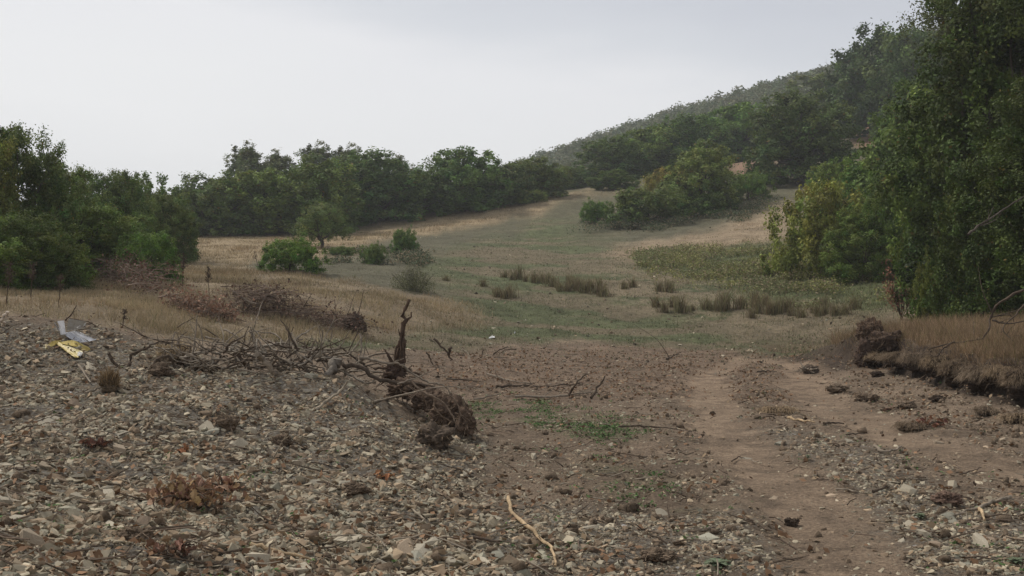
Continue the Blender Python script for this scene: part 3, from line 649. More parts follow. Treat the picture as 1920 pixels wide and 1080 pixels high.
# ------------------------------------------------------------------ stones
def rock(seed, flat=.4, npt=14):
    rng = np.random.default_rng(seed); bm = bmesh.new()
    P = rng.normal(0, 1, (npt, 3)); P /= np.linalg.norm(P, axis=1)[:, None]; P = np.clip(P*1.3, -.8, .8)*np.array([.62, .62*rng.uniform(.55, .95), .62*flat*rng.uniform(.7, 1.3)])
    for p in P: bm.verts.new(p)
    r = bmesh.ops.convex_hull(bm, input=bm.verts[:]); bmesh.ops.delete(bm, geom=[v for v in bm.verts if not v.link_faces], context='VERTS')
    bmesh.ops.triangulate(bm, faces=bm.faces[:]); bm.verts.index_update()
    V = np.array([v.co[:] for v in bm.verts]); Fc = np.array([[v.index for v in f.verts] for f in bm.faces]); bm.free(); return V, Fc
def rot_mats(rng, n, tilt=.5):
    a_ = rng.uniform(0, 6.28, n); t1 = rng.normal(0, tilt, n); t2 = rng.normal(0, tilt, n); ca, sa = np.cos(a_), np.sin(a_); cx, sx = np.cos(t1), np.sin(t1); cy, sy = np.cos(t2), np.sin(t2); o = np.zeros(n); i = np.ones(n)
    Rz = np.stack([ca, -sa, o, sa, ca, o, o, o, i], 1).reshape(n, 3, 3); Rx = np.stack([i, o, o, o, cx, -sx, o, sx, cx], 1).reshape(n, 3, 3); Ry = np.stack([cy, o, sy, o, i, o, -sy, o, cy], 1).reshape(n, 3, 3)
    return Rz @ Rx @ Ry
SC = np.array([(.37, .325, .245), (.32, .285, .22), (.29, .235, .17), (.43, .38, .29), (.30, .285, .225), (.23, .175, .125), (.37, .285, .20)])
def bake_rocks(mb, x, y, s, rng, sink=.15, tilt=.5, dark=1.0):
    protoR = [rock(100+i, .42, 9+(i % 3)) for i in range(14)]; kind = rng.integers(0, 14, len(x)); z = gz(x, y); Rm = rot_mats(rng, len(x), tilt)
    cc = SC[rng.integers(0, len(SC), len(x))]*(1+rng.normal(0, .18, (len(x), 1)))*dark*1.05*np.array([1, .975, .92])
    for k in range(14):
        i = np.nonzero(kind == k)[0]
        if not len(i): continue
        V, Fc = protoR[k]; W = np.einsum('nij,vj->nvi', Rm[i], V)*s[i][:, None, None]+np.stack([x[i], y[i], z[i]+s[i]*sink], 1)[:, None]
        nv = len(V); mb.add(W.reshape(-1, 3), (Fc[None]+(np.arange(len(i))*nv)[:, None, None]).reshape(-1, 3), np.repeat(np.clip(cc[i], .03, 1), nv, 0))
rng = np.random.default_rng(41)
def dens(x, y):
    d = np.maximum.reduce([maskat('mound', x, y), .75*maskat('mid', x, y), .6*maskat('mid2', x, y), .20*maskat('bare', x, y), .28+0*x])
    return d*(1-.85*lookup(rut, x, y))*(1-.8*maskat('dryl', x, y))*(1-.85*maskat('green', x, y))*(1-.9*maskat('bankz', x, y))+.0*x
x, y = scatter(330000, rng, 4.2, 30); patchy = sst(-.24, .10, fbm(x*1.7, y*1.7, 4)); k = rng.random(len(x)) < dens(x, y)*(.14+.86*patchy)*1.0; x, y = x[k], y[k]
s = np.exp(rng.normal(math.log(.023), .58, len(x))); s = np.clip(s, .010, .085)*(.8+.35*maskat('mound', x, y))
mr_ = MB(); bake_rocks(mr_, x, y, s, rng, -.02, .45)
xf, yf = scatter(9000, rng, 22, 100); kf = rng.random(len(xf)) < (.12+.5*maskat('green', xf, yf)); xf, yf = xf[kf], yf[kf]
bake_rocks(mr_, xf, yf, np.clip(np.exp(rng.normal(math.log(.06), .5, len(xf))), .02, .16), rng, .1, .5, rng.choice([.45, .8, 1.3], (len(xf), 1)))
if 1:
     o = mr_.build('loose_gravel', STONE); tag(o, 'small broken shale spread over the mound and the cleared ground', 'gravel', kind='stuff'); NS = len(x)
# the 290 largest stones, each its own object
RMs = []
for i in range(18):
    V, Fc = rock(300+i, [.32, .42, .6][i % 3], 16); m = MB(); m.add(V, Fc, SC[i % len(SC)]); me = m.mesh('shale_stone', STONE); RMs.append(me)
hand = [(20,650+290,90,'big flat grey slab'),(35,665+310,60,''),(480,1050,60,''),(590,1060,70,'pale slab'),(98,865+10,50,''),(240,738,40,''),(150,920-20,55,''),(760,1030,80,''),(790,1035,60,''),(735,885-10,40,''),
        (1105,960+30,60,''),(770,745,30,''),(1100,1030,45,''),(1240,965,40,''),(1400,860,30,''),(1760,870-38,22,''),(1680,905,30,''),(1700,985,34,''),(1895,1010,30,''),(1330,1010,50,''),(1450,935,34,''),(1000,858,26,''),(1145,835,22,''),
        (240,945,34,''),(210,950,34,''),(205,955,30,''),(175,950,34,''),(620,920,44,''),(650,980,50,''),(560,870,40,''),(385,800,44,''),(400,810,40,''),(470,810,36,''),(300,735,34,''),(170,690,44,''),(560,850,44,''),(440,835,46,''),(385,880,40,''),(520,780,34,''),(530,790,26,''),(90,790,50,''),(110,800,40,''),(850,1050,46,''),(700,1010,46,''),(930,1040,44,'')]
lab = ['weathered buff shale stone lying', 'grey shale stone lying', 'dull brown shale stone lying', 'pale flat shale slab lying', 'greenish grey shale stone lying', 'dark brown shale stone lying', 'ochre tinted shale stone lying']
cnt = 0
def stone(x, y, s, i=None, sink=-.03, tl=.28):
    global cnt
    i = rng.integers(18) if i is None else i; o = bpy.data.objects.new('shale_stone', RMs[i]); COL.objects.link(o); o.location = (x, y, float(gz(x, y))+s*sink); o.scale = (s*rng.uniform(.9, 1.2), s*rng.uniform(.75, 1), s*rng.uniform(.7, 1))
    o.rotation_euler = (rng.normal(0, tl), rng.normal(0, tl), rng.uniform(0, 6.28)); cnt += 1
    mo = float(maskat('mound', np.array([x]), np.array([y]))[0]); zn = ('on the rubble mound', 'stones lying loose on the rubble mound') if mo > .5 else (('in the stony strip right of the left rut' if x > 1.2 else 'on the open soil below the green weeds'), 'stones on the flat soil')
    tag(o, lab[i % 7]+' '+zn[0], 'stone', 'larger '+lab[i % 7].replace(' lying', 's').replace('stone', 'stone')+' '+zn[0])
for px, py, spx, _ in hand:
    p = H(px, py); stone(p[0], p[1], spx/F*p[1]*.82)
x, y = scatter(30000, rng, 4.6, 17, -50, 1970); k = rng.random(len(x)) < dens(x, y)**2*sst(-.2, .16, fbm(x*1.7, y*1.7, 4)); x, y = x[k][:248], y[k][:248]
for a_, b_ in zip(x, y): stone(a_, b_, float(np.clip(np.exp(rng.normal(math.log(.088), .32)), .06, .18)))

# ------------------------------------------------------------------ leaf litter and twig crumbs
LITTER = col_mat('leaf_litter', .85, .15, 0, trans=.1)
mg = MB(); x, y = scatter(90000, rng, 4.5, 30); k = rng.random(len(x)) < (.09+.75*maskat('bare', x, y)+.06*maskat('mound', x, y)+.25*(lookup(bsd, x, y) > -1.6)*(lookup(bsd, x, y) < 0))*(1-.8*lookup(rut, x, y))*(1-maskat('green', x, y))*sst(-.2, .2, fbm(x*2, y*2, 3)); x, y = x[k], y[k]
P = np.stack([x, y, gz(x, y)+.02], 1); c = np.array([[.20, .12, .07]])*(1+rng.normal(0, .3, (len(P), 1))); pl = rng.random(len(P)) < .25; c[pl] = np.array([.30, .22, .14])
leaves(mg, P, .055, c, rng, np.tile([0, 0, 1.2], (len(P), 1)), .7); o = mg.build('leaf_litter', LITTER); tag(o, 'brown fallen oak leaves strewn over the bare soil', 'leaf litter', kind='stuff')
mg = MB(); x, y = scatter(4200, rng, 4.5, 28); k = rng.random(len(x)) < (.45+.5*maskat('bare', x, y))*(1-.9*lookup(rut, x, y))*(1-maskat('green', x, y))*(1-maskat('dryl', x, y)); x, y = x[k], y[k]
for a_, b_ in zip(x, y):
    th = rng.uniform(0, 6.28); l = rng.choice([rng.uniform(.05, .2), rng.uniform(.15, .4)], p=[.8, .2]); z0 = float(gz(a_, b_)); d = np.array([math.cos(th), math.sin(th)])*l; a2, b2 = a_+d[0], b_+d[1]
    p0 = np.array([a_, b_, z0+.02]); p2 = np.array([a2, b2, float(gz(a2, b2))+.02+rng.uniform(0, .05)]); c = np.array([(.16, .12, .09), (.10, .075, .055), (.26, .22, .17)][rng.integers(3)])
    tube(mg, [p0, (p0+p2)/2+rng.normal(0, .012, 3), p2], [.006, .005, .003], c, 4)
o = mg.build('twig_crumbs', BARK); tag(o, 'short broken twigs strewn over the cleared ground', 'twigs', kind='stuff')
# small soil clods, one mass
mg = MB(); x, y = scatter(26000, rng, 5, 28); k = rng.random(len(x)) < (.22+.35*maskat('bare', x, y)+.9*(lookup(bsd, x, y) > -1.8)*(lookup(bsd, x, y) < 0))*(1-.9*lookup(rut, x, y))*(1-maskat('green', x, y))*(1-maskat('dryl', x, y)); x, y = x[k], y[k]
s = np.clip(np.exp(rng.normal(math.log(.030), .5, len(x))), .012, .11); protoR = [rock(500+i, .7, 12) for i in range(8)]; Rm = rot_mats(rng, len(x), .6)
for i in range(len(x)):
    V, Fc = protoR[i % 8]; mg.add((V @ Rm[i].T)*s[i]+np.array([x[i], y[i], float(gz(x[i], y[i]))+s[i]*.1]), Fc, np.array([.17, .128, .090])*rng.uniform(.6, 1.4))
o = mg.build('soil_crumbs', EARTH, None, True); tag(o, 'crumbled clods of brown soil strewn beside the bank and over the clearing', 'soil', kind='stuff')

# ------------------------------------------------------------------ branches
DKB = (.105, .08, .06); MDB = (.24, .20, .155); PLB = (.34, .29, .22); TAN = (.42, .31, .19); RED = (.15, .085, .055)
def branch(pts, rpx, label, col=MDB, up=None, twigs=0, group=None, cat='branch', name='dead_branch', r1=.45, base=None, rise=0.02):
    """pts: photo pixels.  Lying branches follow the ground; with up=Y they stand at that distance, sloping a little in depth"""
    rng = np.random.default_rng(int(sum(a*3+b*7 for a, b in pts)) % 99991)
    if up is None:
        P = [H(a, b) for a, b in pts]; Y = P[0][1]; r = rpx/F*Y
        P = [p+np.array([0, 0, r*.8+rise]) for p in P]
    else:
        lo_ = max(pts, key=lambda q: q[1]); Y = min(up, H(*lo_)[1]+.03); r = rpx/F*Y; dd = rng.uniform(-.35, .35); P = []
        for i, (a, b) in enumerate(pts):
            yy = Y+dd*i/len(pts)+rng.normal(0, .03); P.append(np.array([(a-960)/F*yy, yy, EYE+(540-b)/F*yy]))
    c = np.mean(P, 0); root_z = min(p[2] for p in P); o_ = np.array([c[0], c[1], root_z]); m = MB(); gnarly(m, [p-o_ for p in P], r, r*r1, col, rng, twigs, 7)
    o = m.build(name, BARK, None, True); o.location = o_; return tag(o, label, cat, group)
hp = 'dead branches tangled on top of the rubble mound'
TG = 1.3
for pts, r, u, c, tw, lb in [
 ([(482,664),(499,680),(515,702),(529,724)],4.8,12.3,MDB,0,'thick sawn bough leaning out of the front of the root tangle'),
 ([(470,620),(477,642),(484,664)],2.8,12.4,MDB,2,'upright grey stick rising from the thick sawn bough'),
 ([(432,655),(445,667),(459,681),(470,695)],5,12.5,DKB,0,'dark short log at the left of the root tangle'),
 ([(449,642),(433,646),(418,658),(414,669),(427,680),(445,682)],2.6,12.6,DKB,1,'looping dark root curling round at the left of the tangle'),
 ([(500,682),(519,686),(538,694),(558,697),(588,700)],4.2,12.8,MDB,1,'long low bough lying along the foot of the tangle'),
 ([(532,682),(550,675),(574,667),(598,667),(632,674)],2.6,12.6,MDB,3,'arched bare branch across the middle of the tangle'),
 ([(542,694),(558,687),(582,684),(610,692)],2.2,12.5,MDB,2,'thin bent branch under the arched branch'),
 ([(542,680),(543,660),(540,646),(552,638),(568,636)],2.2,13.0,MDB,2,'hooked pale branch curving over at the top of the tangle'),
 ([(566,648),(580,664),(594,677)],2,12.9,MDB,3,'short crossing stick beside the hooked branch'),
 ([(590,652),(602,673),(614,697)],2.6,12.7,MDB,1,'straight leaning stick in the right half of the tangle'),
 ([(632,672),(625,690),(612,706)],8,12.7,(.20,.175,.145),0,'stout grey log end resting against the mound crest'),
 ([(675,626),(677,644),(675,676)],1.9,13.0,MDB,0,'single upright stick standing right of the tangle'),
 ([(672,644),(662,656),(650,670)],1.5,12.9,PLB,1,'thin pale stick leaning beside the single upright stick'),
 ([(610,654),(629,656),(643,661)],2.2,13.1,MDB,3,'short horizontal branch behind the stout log end'),
 ([(444,692),(470,697),(500,702)],2.2,12.4,MDB,1,'straight stick lying below the dark short log'),
 ([(528,699),(558,698),(588,704)],1.7,12.2,MDB,2,'thin stick lying in front of the low bough'),
 ([(503,640),(520,648),(532,660),(540,672)],2.3,13.2,MDB,3,'curved twiggy branch at the back of the tangle'),
 ([(508,655),(520,648),(534,652)],1.8,13.3,PLB,2,'short pale branch hooked at the back of the tangle'),
 ([(458,668),(478,668),(500,682)],2.4,12.6,MDB,2,'bent branch joining the dark log and the low bough'),
 ([(560,700),(580,692),(600,700),(640,706)],2.6,12.5,DKB,3,'dark crooked root at the right foot of the tangle'),
 ([(519,706),(508,690),(520,672)],2.2,12.7,DKB,2,'dark twig bent behind the thick sawn bough'),
 ([(590,690),(580,670),(595,648),(590,636)],1.8,13.2,MDB,4,'upright forked twig among the crossing sticks'),
 ([(400,658),(380,655),(366,668),(352,690)],2.4,12.6,DKB,3,'dark bent branch left of the looping root'),
 ([(386,632),(410,640),(432,650)],1.8,13.0,MDB,2,'thin stick pointing left over the crest of the mound'),
 ([(420,618),(440,628),(455,640)],1.5,13.4,MDB,1,'thin pale twig sticking out above the tangle on the left'),
 ([(240,690),(247,667),(277,650),(296,642)],2.8,12.6,DKB,3,'rooted dark branch left of the straw tuft on the crest'),
 ([(282,692),(297,673),(317,670),(335,697)],3.2,12.3,DKB,2,'arched dark root spanning the crest before the straw tuft'),
 ([(203,662),(213,680),(225,690)],2.6,12.3,DKB,2,'short dark stick at the left of the crest roots'),
 ([(296,645),(308,652),(300,664)],2.6,12.5,DKB,3,'knobbly dark root by the straw tuft')]:
    branch(pts, r*TG, lb, c, u, tw+1, hp)
# fine dead twigs filling the tangle
rng = np.random.default_rng(9); m = MB()
for k in range(170):
    a_, b_ = rng.uniform(385, 690), rng.uniform(640, 700); Y = rng.uniform(12.3, 13.3); p = np.array(pw(a_, b_, Y)); p[1] = min(Y, H(a_, 712)[1]+.3+.4*rng.random()); p[2] = float(gz(p[0], p[1]))+rng.uniform(0, .3); d = rng.normal(0, 1, 3); d[2] = abs(d[2])*.5; d /= np.linalg.norm(d); l = rng.uniform(.15, .6)
    gnarly(m, [p, p+d*l*.5+rng.normal(0, .04, 3), p+d*l+rng.normal(0, .07, 3)], rng.uniform(.006, .018), .004, (MDB, DKB, (.30, .26, .21))[rng.integers(3)], rng, 2, 4)
o = m.build('tangled_twigs', BARK, None, True); tag(o, 'fine dead twigs matted between the boughs of the root tangle', 'twigs', kind='stuff')
sg = 'roots lying over the right end of the mound'
branch([(643,684),(674,688),(705,709),(744,717),(796,721),(823,736)],4.6,'thick dark root running down the right end of the mound',DKB,12.0,3,sg)
branch([(674,671),(705,676),(731,682),(751,683),(780,704),(806,717),(827,722),(850,740)],2.8,'long pale root arching over the dark pit beside the torn stump',MDB,11.9,2,sg)
branch([(868,746),(875,773),(892,808)],2.0,'thin pale root curving down the upturned root clod',PLB,11.35,1,sg)
branch([(745,720),(770,712),(800,700),(820,690)],1.6,'straight thin stick crossing the pale root',MDB,11.9,1,sg)
branch([(760,640),(752,660),(735,690),(720,712)],2.2,'dark root hanging behind the torn stump',DKB,12.6,2,sg)
for pts, r, lb in [([(790,735),(815,745),(838,762),(852,790)],2.6,'dark root bent over the left of the big upturned clod'),([(832,735),(850,748),(862,770),(860,800)],2.0,'brown root hanging down the face of the big upturned clod'),
 ([(770,715),(790,735),(800,760)],2.2,'brown root hanging from the dark soil mass'),([(880,775),(886,790),(900,812),(935,815)],1.6,'thin root trailing onto the soil from the hanging clod'),([(812,760),(830,782),(868,800)],1.8,'thin brown root crossing low on the big upturned clod')]:
    branch(pts, r, lb, (.20,.15,.11), 11.3, 3, sg)
ls = 'sticks lying on the cleared ground'
for pts, r, c, tw, lb, up in [
 ([(592,768),(614,751),(637,733),(652,714)],3.2,PLB,1,'pale peeled stick jutting from the stony face of the mound',11.0),
 ([(703,760),(726,753),(750,746)],3.6,MDB,1,'stubby grey branch lying near the top of the stony face',None),
 ([(147,690),(158,706),(170,723)],2.6,MDB,1,'short grey stick on the mound below the yellow sheet',None),
 ([(160,744),(175,738),(192,733)],3,MDB,0,'short brown stick touching the upright straw tuft',None),
 ([(513,858),(526,835),(540,813)],1.6,PLB,1,'thin pale twig leaning on the stones in mid mound',9.2),
 ([(493,827),(507,810),(533,807)],1.6,PLB,0,'thin bent pale twig left of the leaning twig',9.3),
 ([(410,770),(428,790),(436,812)],1.4,DKB,1,'thin dark arching twig beside the dark turf clod',9.4),
 ([(478,905),(480,925),(481,935)],1.8,DKB,0,'short dark twig poking up from the stones',7.4),
 ([(123,600),(134,588),(143,573)],1.5,DKB,3,'bare dark twig standing behind the white sheet',12.9),
 ([(14,584),(4,598),(7,612),(14,622)],3.4,(.62,.52,.42),0,'pale peeled stick upright at the left end of the crest',12.3),
 ([(120,634),(135,630),(160,636)],1.8,PLB,0,'pale curved stick left of the two plastic sheets',None),
 ([(953,940),(962,970),(993,1000),(1023,1027),(1038,1047),(1041,1072)],3.8,TAN,0,'long curved tan stick lying in the bottom middle',None),
 ([(775,963),(795,982),(773,990),(768,1008)],2.2,PLB,0,'small pale crooked stick left of the long curved one',None),
 ([(888,1016),(920,1022),(955,1025)],3.4,DKB,1,'dark short branch just left of the long curved stick',None),
 ([(1087,978),(1103,970),(1122,979)],1.7,DKB,0,'small arched dark twig on the open soil',None),
 ([(1113,982),(1130,985),(1147,991)],1.6,DKB,0,'small straight dark twig beside the arched one',None),
 ([(470,1030),(510,1040),(560,1052),(590,1062)],4.0,TAN,0,'splintered tan stick lying at the bottom left',None),
 ([(275,1079),(290,1068),(305,1058)],3.5,MDB,0,'grey stick end at the bottom left border',None),
 ([(1895,941),(1860,950),(1833,961),(1790,975)],4.6,MDB,1,'thick broken branch with a pale end at the lower right',None),
 ([(1836,962),(1842,972),(1846,984)],4,TAN,0,'pale stub beside the thick broken branch at the lower right',None),
 ([(1637,929),(1652,924),(1668,918)],3.2,DKB,1,'dark stick lying in the stony strip',None),
 ([(1568,924),(1592,926),(1613,930)],2.2,MDB,1,'grey stick lying left of the dark stick in the stony strip',None),
 ([(1640,842),(1655,852),(1675,851),(1690,843)],3.2,MDB,1,'curled driftwood coloured root between the ruts',None),
 ([(1478,788),(1502,793),(1528,797)],2.6,TAN,1,'flat tan stick across the far end of the track',None),
 ([(1545,799),(1562,797),(1582,799)],2.4,DKB,0,'dark stick across the right rut',None),
 ([(1587,820),(1604,818),(1622,818)],1.6,DKB,0,'thin dark stick below the one across the right rut',None),
 ([(1657,774),(1677,768),(1698,760)],2.2,RED,0,'reddish stick lying at the foot of the bank',None),
 ([(965,748),(1033,748),(1093,741),(1118,742)],2.4,MDB,2,'long grey pole lying above the green weeds',None),
 ([(1066,741),(1080,719),(1098,703)],2.6,DKB,0,'dark stub rising from the long grey pole',13.7),
 ([(1108,746),(1120,728),(1134,705)],2.8,DKB,1,'dark forked stub at the right end of the long pole',14.0),
 ([(930,728),(975,727),(1020,728),(1087,722)],2.4,DKB,2,'long dark pole lying behind the long grey pole',None),
 ([(913,704),(940,712),(967,720),(1002,722)],1.8,MDB,2,'thin branch leading to the long dark pole',None),
 ([(837,714),(868,716),(902,719)],1.8,DKB,2,'thin dark branch lying right of the torn stump',None),
 ([(888,752),(915,748),(938,742)],1.8,MDB,1,'thin stick lying above the left of the green weeds',None),
 ([(813,635),(833,653),(843,672)],2.4,DKB,1,'bent dark stub standing against the meadow',18.0),
 ([(846,652),(842,664),(845,676)],3.0,DKB,2,'knotty short stub beside the bent dark stub',18.0),
 ([(925,664),(938,656),(952,649)],1.7,DKB,2,'thin forked twig pointing right at the meadow edge',20.0),
 ([(968,655),(950,656),(935,664)],1.4,DKB,1,'low thin twig right of the forked twig',20.5),
 ([(905,654),(904,664),(902,672)],1.4,DKB,1,'short upright twig at the meadow edge',19.0),
 ([(866,655),(876,662),(880,674)],1.7,PLB,1,'thin pale bent twig at the meadow edge',18.5),
 ([(800,662),(806,672),(812,684)],2.0,DKB,2,'short leaning twig right of the torn stump',16.0),
 ([(1160,804),(1200,804),(1238,806),(1297,815)],2.2,DKB,2,'long dark stick lying right of the green weeds',None),
 ([(1250,676),(1262,671),(1276,664)],1.8,DKB,1,'small dark twig at the edge of the far soil',None),
 ([(1420,700),(1440,698),(1456,700)],1.6,DKB,0,'small twig lying across the bend of the track',None),
 ([(1800,895),(1822,888),(1840,882)],1.7,DKB,0,'twig lying at the lower right beyond the broken branch',None),
 ([(1372,870),(1384,862),(1396,864)],1.5,DKB,0,'tiny bent twig in the left rut',None),
 ([(620,660),(650,666),(672,672)],2.2,MDB,2,'twiggy branch bridging the tangle and the pale root',12.9),
 ([(333,614),(352,602),(371,593)],1.0,DKB,0,'thin dark twig standing in the dry grass left of the centre',16.0),
 ([(0,705),(12,700),(25,694)],2.4,DKB,0,'dark stick at the left border of the mound',None),
 ([(30,885),(45,890),(80,898)],2.6,DKB,1,'dark stick in the lower left stones',None),
 ([(290,705),(330,700),(350,704)],1.6,MDB,0,'thin stick below the arched dark root',None)]:
    branch(pts, r, lb, c, up, tw, ls if up is None else None)
# dead boughs on the bank
bb = 'bare fallen boughs on the right bank'
branch([(1935,536),(1875,566),(1858,595),(1853,622),(1836,636),(1788,643),(1740,655)],2.6,'long bare dark bough sweeping down over the grassy bank',DKB,17.0,7,bb)
branch([(1860,600),(1890,606),(1935,600)],2.0,'bare bough reaching to the right border over the bank',DKB,17.1,6,bb)
branch([(1790,640),(1770,652),(1757,668),(1740,664)],1.7,'low bare twiggy bough lying in the straw at the bank lip',DKB,16.5,6,bb)
branch([(1815,440),(1840,420),(1880,395),(1925,365)],2.4,'dead pale bough slanting across the dark oak on the right',(.10,.085,.07),21.5,4,bb)
branch([(1930,560),(1905,590),(1880,615),(1900,640)],1.8,'dark crooked bough beside the right border',DKB,16.6,6,bb)

# ------------------------------------------------------------------ stumps, clods, turf
def blob(rng, c, r, seed, amp=.35, sub=4, freq=1.6):
    bm = bmesh.new(); bmesh.ops.create_icosphere(bm, subdivisions=sub, radius=1); V = []
    for v in bm.verts:
        d = v.co.copy(); k = 1+amp*mnoise.noise(d*freq+Vector((seed, 0, 0)))+amp*.6*mnoise.noise(d*freq*2.7+Vector((0, seed, 0)))+amp*.35*mnoise.noise(d*freq*7+Vector((0, 0, seed))); V.append(d*k)
    V = np.array([v[:] for v in V])*np.array(r)+np.array(c); bm.verts.index_update(); Fc = np.array([[v.index for v in f.verts] for f in bm.faces]); bm.free(); return V, Fc
def hairs(m, rng, V, n, l, r, col, down=.3):
    i = rng.integers(0, len(V), n); c = V.mean(0)
    for k in i:
        p = V[k]; d = p-c; d /= np.linalg.norm(d)+1e-9; d = d*.7+rng.normal(0, .45, 3); d[2] -= down; L_ = l*rng.uniform(.4, 1.3)
        tube(m, [p-d*.02, p+d*L_*.5+rng.normal(0, .1*L_, 3), p+d*L_+np.array([0, 0, -.2*L_])], [r, r*.8, r*.4], np.array(col)*rng.uniform(.7, 1.3), 4)
def stump():
    rng = np.random.default_rng(3); Y = min(12.6, H(745, 735)[1]); x0 = (745-960)/F*Y; g0 = float(gz(x0, Y))-.05; r = empty('torn_stump', (x0, Y, g0), 'tall torn dark stump standing upright with a jagged split top', 'stump')
    def q(px, py, dy=0): return np.array([(px-960)/F*(Y+dy)-x0, dy, EYE+(540-py)/F*(Y+dy)-g0])
    m = MB(); c = (.10, .068, .048)
    gnarly(m, [q(742, 738), q(746, 690), q(753, 640), q(760, 600), q(767, 562)], .046, .020, c, rng, 0, 9)
    gnarly(m, [q(756, 612, .02), q(764, 602, .03), q(772, 585, .02)], .024, .006, c, rng, 0, 6)
    for k in range(16): gnarly(m, [q(743+rng.uniform(-9, 9), 715+rng.uniform(-12, 10), rng.normal(0, .05)), q(748+rng.uniform(-8, 12), 665+rng.uniform(-10, 10), rng.normal(0, .04)), q(754+rng.uniform(-8, 10), 628+rng.uniform(-25, 25), rng.normal(0, .02))], .02, .004, c, rng, 0, 5)
    m.build('trunk', BARK, r, True)
    m = MB(); V, Fc = blob(rng, q(752, 662), (.05, .05, .15), 3.1, .6); m.add(V, Fc, (.095, .062, .045)); V2, F2 = blob(rng, q(738, 700), (.10, .10, .11), 8.1, .6); m.add(V2, F2, (.075, .05, .038)); m.build('knotted_base', BARK, r, True)
    m = MB()
    for a_ in ((700, 690), (715, 720), (770, 735), (790, 705), (728, 735), (722, 655)): gnarly(m, [q(740, 695), q((740+a_[0])/2, (695+a_[1])/2-4, rng.normal(0, .08)), q(a_[0], a_[1], rng.normal(0, .15))], .03, .008, c, rng, 3, 6)
    hairs(m, rng, V2, 60, .16, .004, (.09, .06, .045)); m.build('roots', BARK, r, True)
stump()
def clod(px, py, wpx, hpx, label, col=(.105, .078, .058), grass=0, gcol=(.24, .18, .11), seed=1, name='soil_clod', cat='clod', group=None, Y=None, rootn=40, sink=.25, dv=0):
    rng = np.random.default_rng(seed+int(px)); p = H(px, py); Yp = p[1]
    if Y is not None:
        Yp = min(Y, H(px, py+hpx*.4)[1]); p = np.array([(px-960)/F*Yp, Yp, EYE+(540-py-hpx*.25)/F*Yp])
    w_ = wpx/F*Yp*.5; h = hpx/F*Yp*.5
    if Y is not None: p[2] -= h*.3
    m = MB(); V, Fc = blob(rng, (0, 0, h*(1-sink)), (w_, w_*.85, h), seed*3.7+px*.01, .5, 5, 1.5); C = np.array(col)*(1+.16*rng.normal(0, 1, (len(V), 1))); m.add(V, Fc, np.clip(C, .01, 1))
    # crumbs of soil and small stones stuck in the lump
    nc = 70; k = rng.integers(0, len(V), nc); pr_ = [rock(700+i, .6, 10) for i in range(3)]
    for j, i in enumerate(k):
        a_, f_ = pr_[j % 3]; m.add(a_*rng.uniform(.06, .2)*max(w_, h)+V[i], f_, np.array(col)*rng.uniform(.8, 2.0))
    if rootn: hairs(m, rng, V, rootn//2, max(w_, h)*.6, .004, (.24, .18, .13))
    if not grass:
        o = m.build(name, EARTH, None, True); o.location = p; return tag(o, label, cat, group)
    r = empty(name, p, label, cat, group); m.build('earth_lump', EARTH, r, True); m = MB()
    drape = name in ('turf_lump', 'turf_hummock', 'root_clump'); cut = .95 if drape else .8
    top = V[V[:, 2] > h*cut*(1-sink)]; k = rng.integers(0, len(top), grass); P = top[k]+rng.normal(0, .008, (grass, 3)); d = P-np.array([0, 0, h*(1-sink)]); d /= np.linalg.norm(d, axis=1)[:, None]+1e-9
    dh = d*np.array([1, 1, 0])+rng.normal(0, .25, (grass, 3))*np.array([1, 1, 0]); side = np.array([rng.uniform(-.9, .3), -.55, 0]) if drape else np.array([0, 0, 0.])
    L_ = rng.uniform(.07, .20, grass)*(.5+w_*1.1)*(.95 if name == 'turf_lump' else 1); c = np.array(gcol)*(1+rng.normal(0, .25, (grass, 1))); dx = rng.normal(0, 1, (grass, 3)); dx[:, 2] = 0; dx /= np.linalg.norm(dx, axis=1)[:, None]; ww = .0045 if drape else .006
    if drape: mid = P+(dh*.6+side*.5+np.array([0, 0, .30])+rng.normal(0, .12, (grass, 3)))*L_[:, None]*.6; tip = mid+(dh*.5+side*.5+np.array([0, 0, -.75])+rng.normal(0, .3, (grass, 3)))*L_[:, None]*.7
    else: mid = P+(d*.4+rng.normal(0, .25, (grass, 3))+np.array([0, 0, .6]))*L_[:, None]*.5; tip = mid+(d*.5+rng.normal(0, .45, (grass, 3))+np.array([0, 0, .25]))*L_[:, None]*.6
    Vv = np.stack([P-dx*ww/2, P+dx*ww/2, mid+dx*ww/2, mid-dx*ww/2, tip], 1).reshape(-1, 3); b_ = np.arange(grass)[:, None]*5; m.add(Vv, b_+np.array([[0, 1, 2, 3]]), np.repeat(np.clip(c, .02, 1), 5, 0)); m.f.append(b_+np.array([[3, 2, 4]])); m.build('straw', GRASS, r)
    return r
clod(845,775,62,66,'big upturned clod of dark earth and hairy roots at the right foot of the mound',(.125,.088,.064),0,seed=2,name='root_clod',Y=11.6,rootn=140,sink=.1)
clod(873,795,34,46,'narrow hanging end of dark earth and roots right of the big upturned clod',(.125,.088,.064),0,seed=25,name='root_clod',Y=11.4,rootn=110,sink=.1)
clod(803,752,62,40,'dark earthy root mass beneath the pale root on the mound',(.125,.088,.064),0,seed=5,name='root_clod',Y=11.9,rootn=80,sink=.1)
clod(762,730,66,34,'dark soil mass under the thick root at the mound end',(.125,.088,.064),0,seed=6,name='root_clod',Y=12.3,rootn=60,sink=.1)
clod(814,838,62,46,'rounded brown clod with a notch at the toe of the mound',(.115,.088,.066),30,seed=3,rootn=20)
clod(205,735,30,36,'brown straw tuft standing upright on the mound',(.12,.09,.06),500,(.22,.155,.085),4,'straw_tuft','grass tuft',rootn=0)
clod(425,805,34,30,'dark soil clod beside the thin arching twig on the mound',(.145,.108,.076),0,(.17,.13,.08),7,rootn=20)
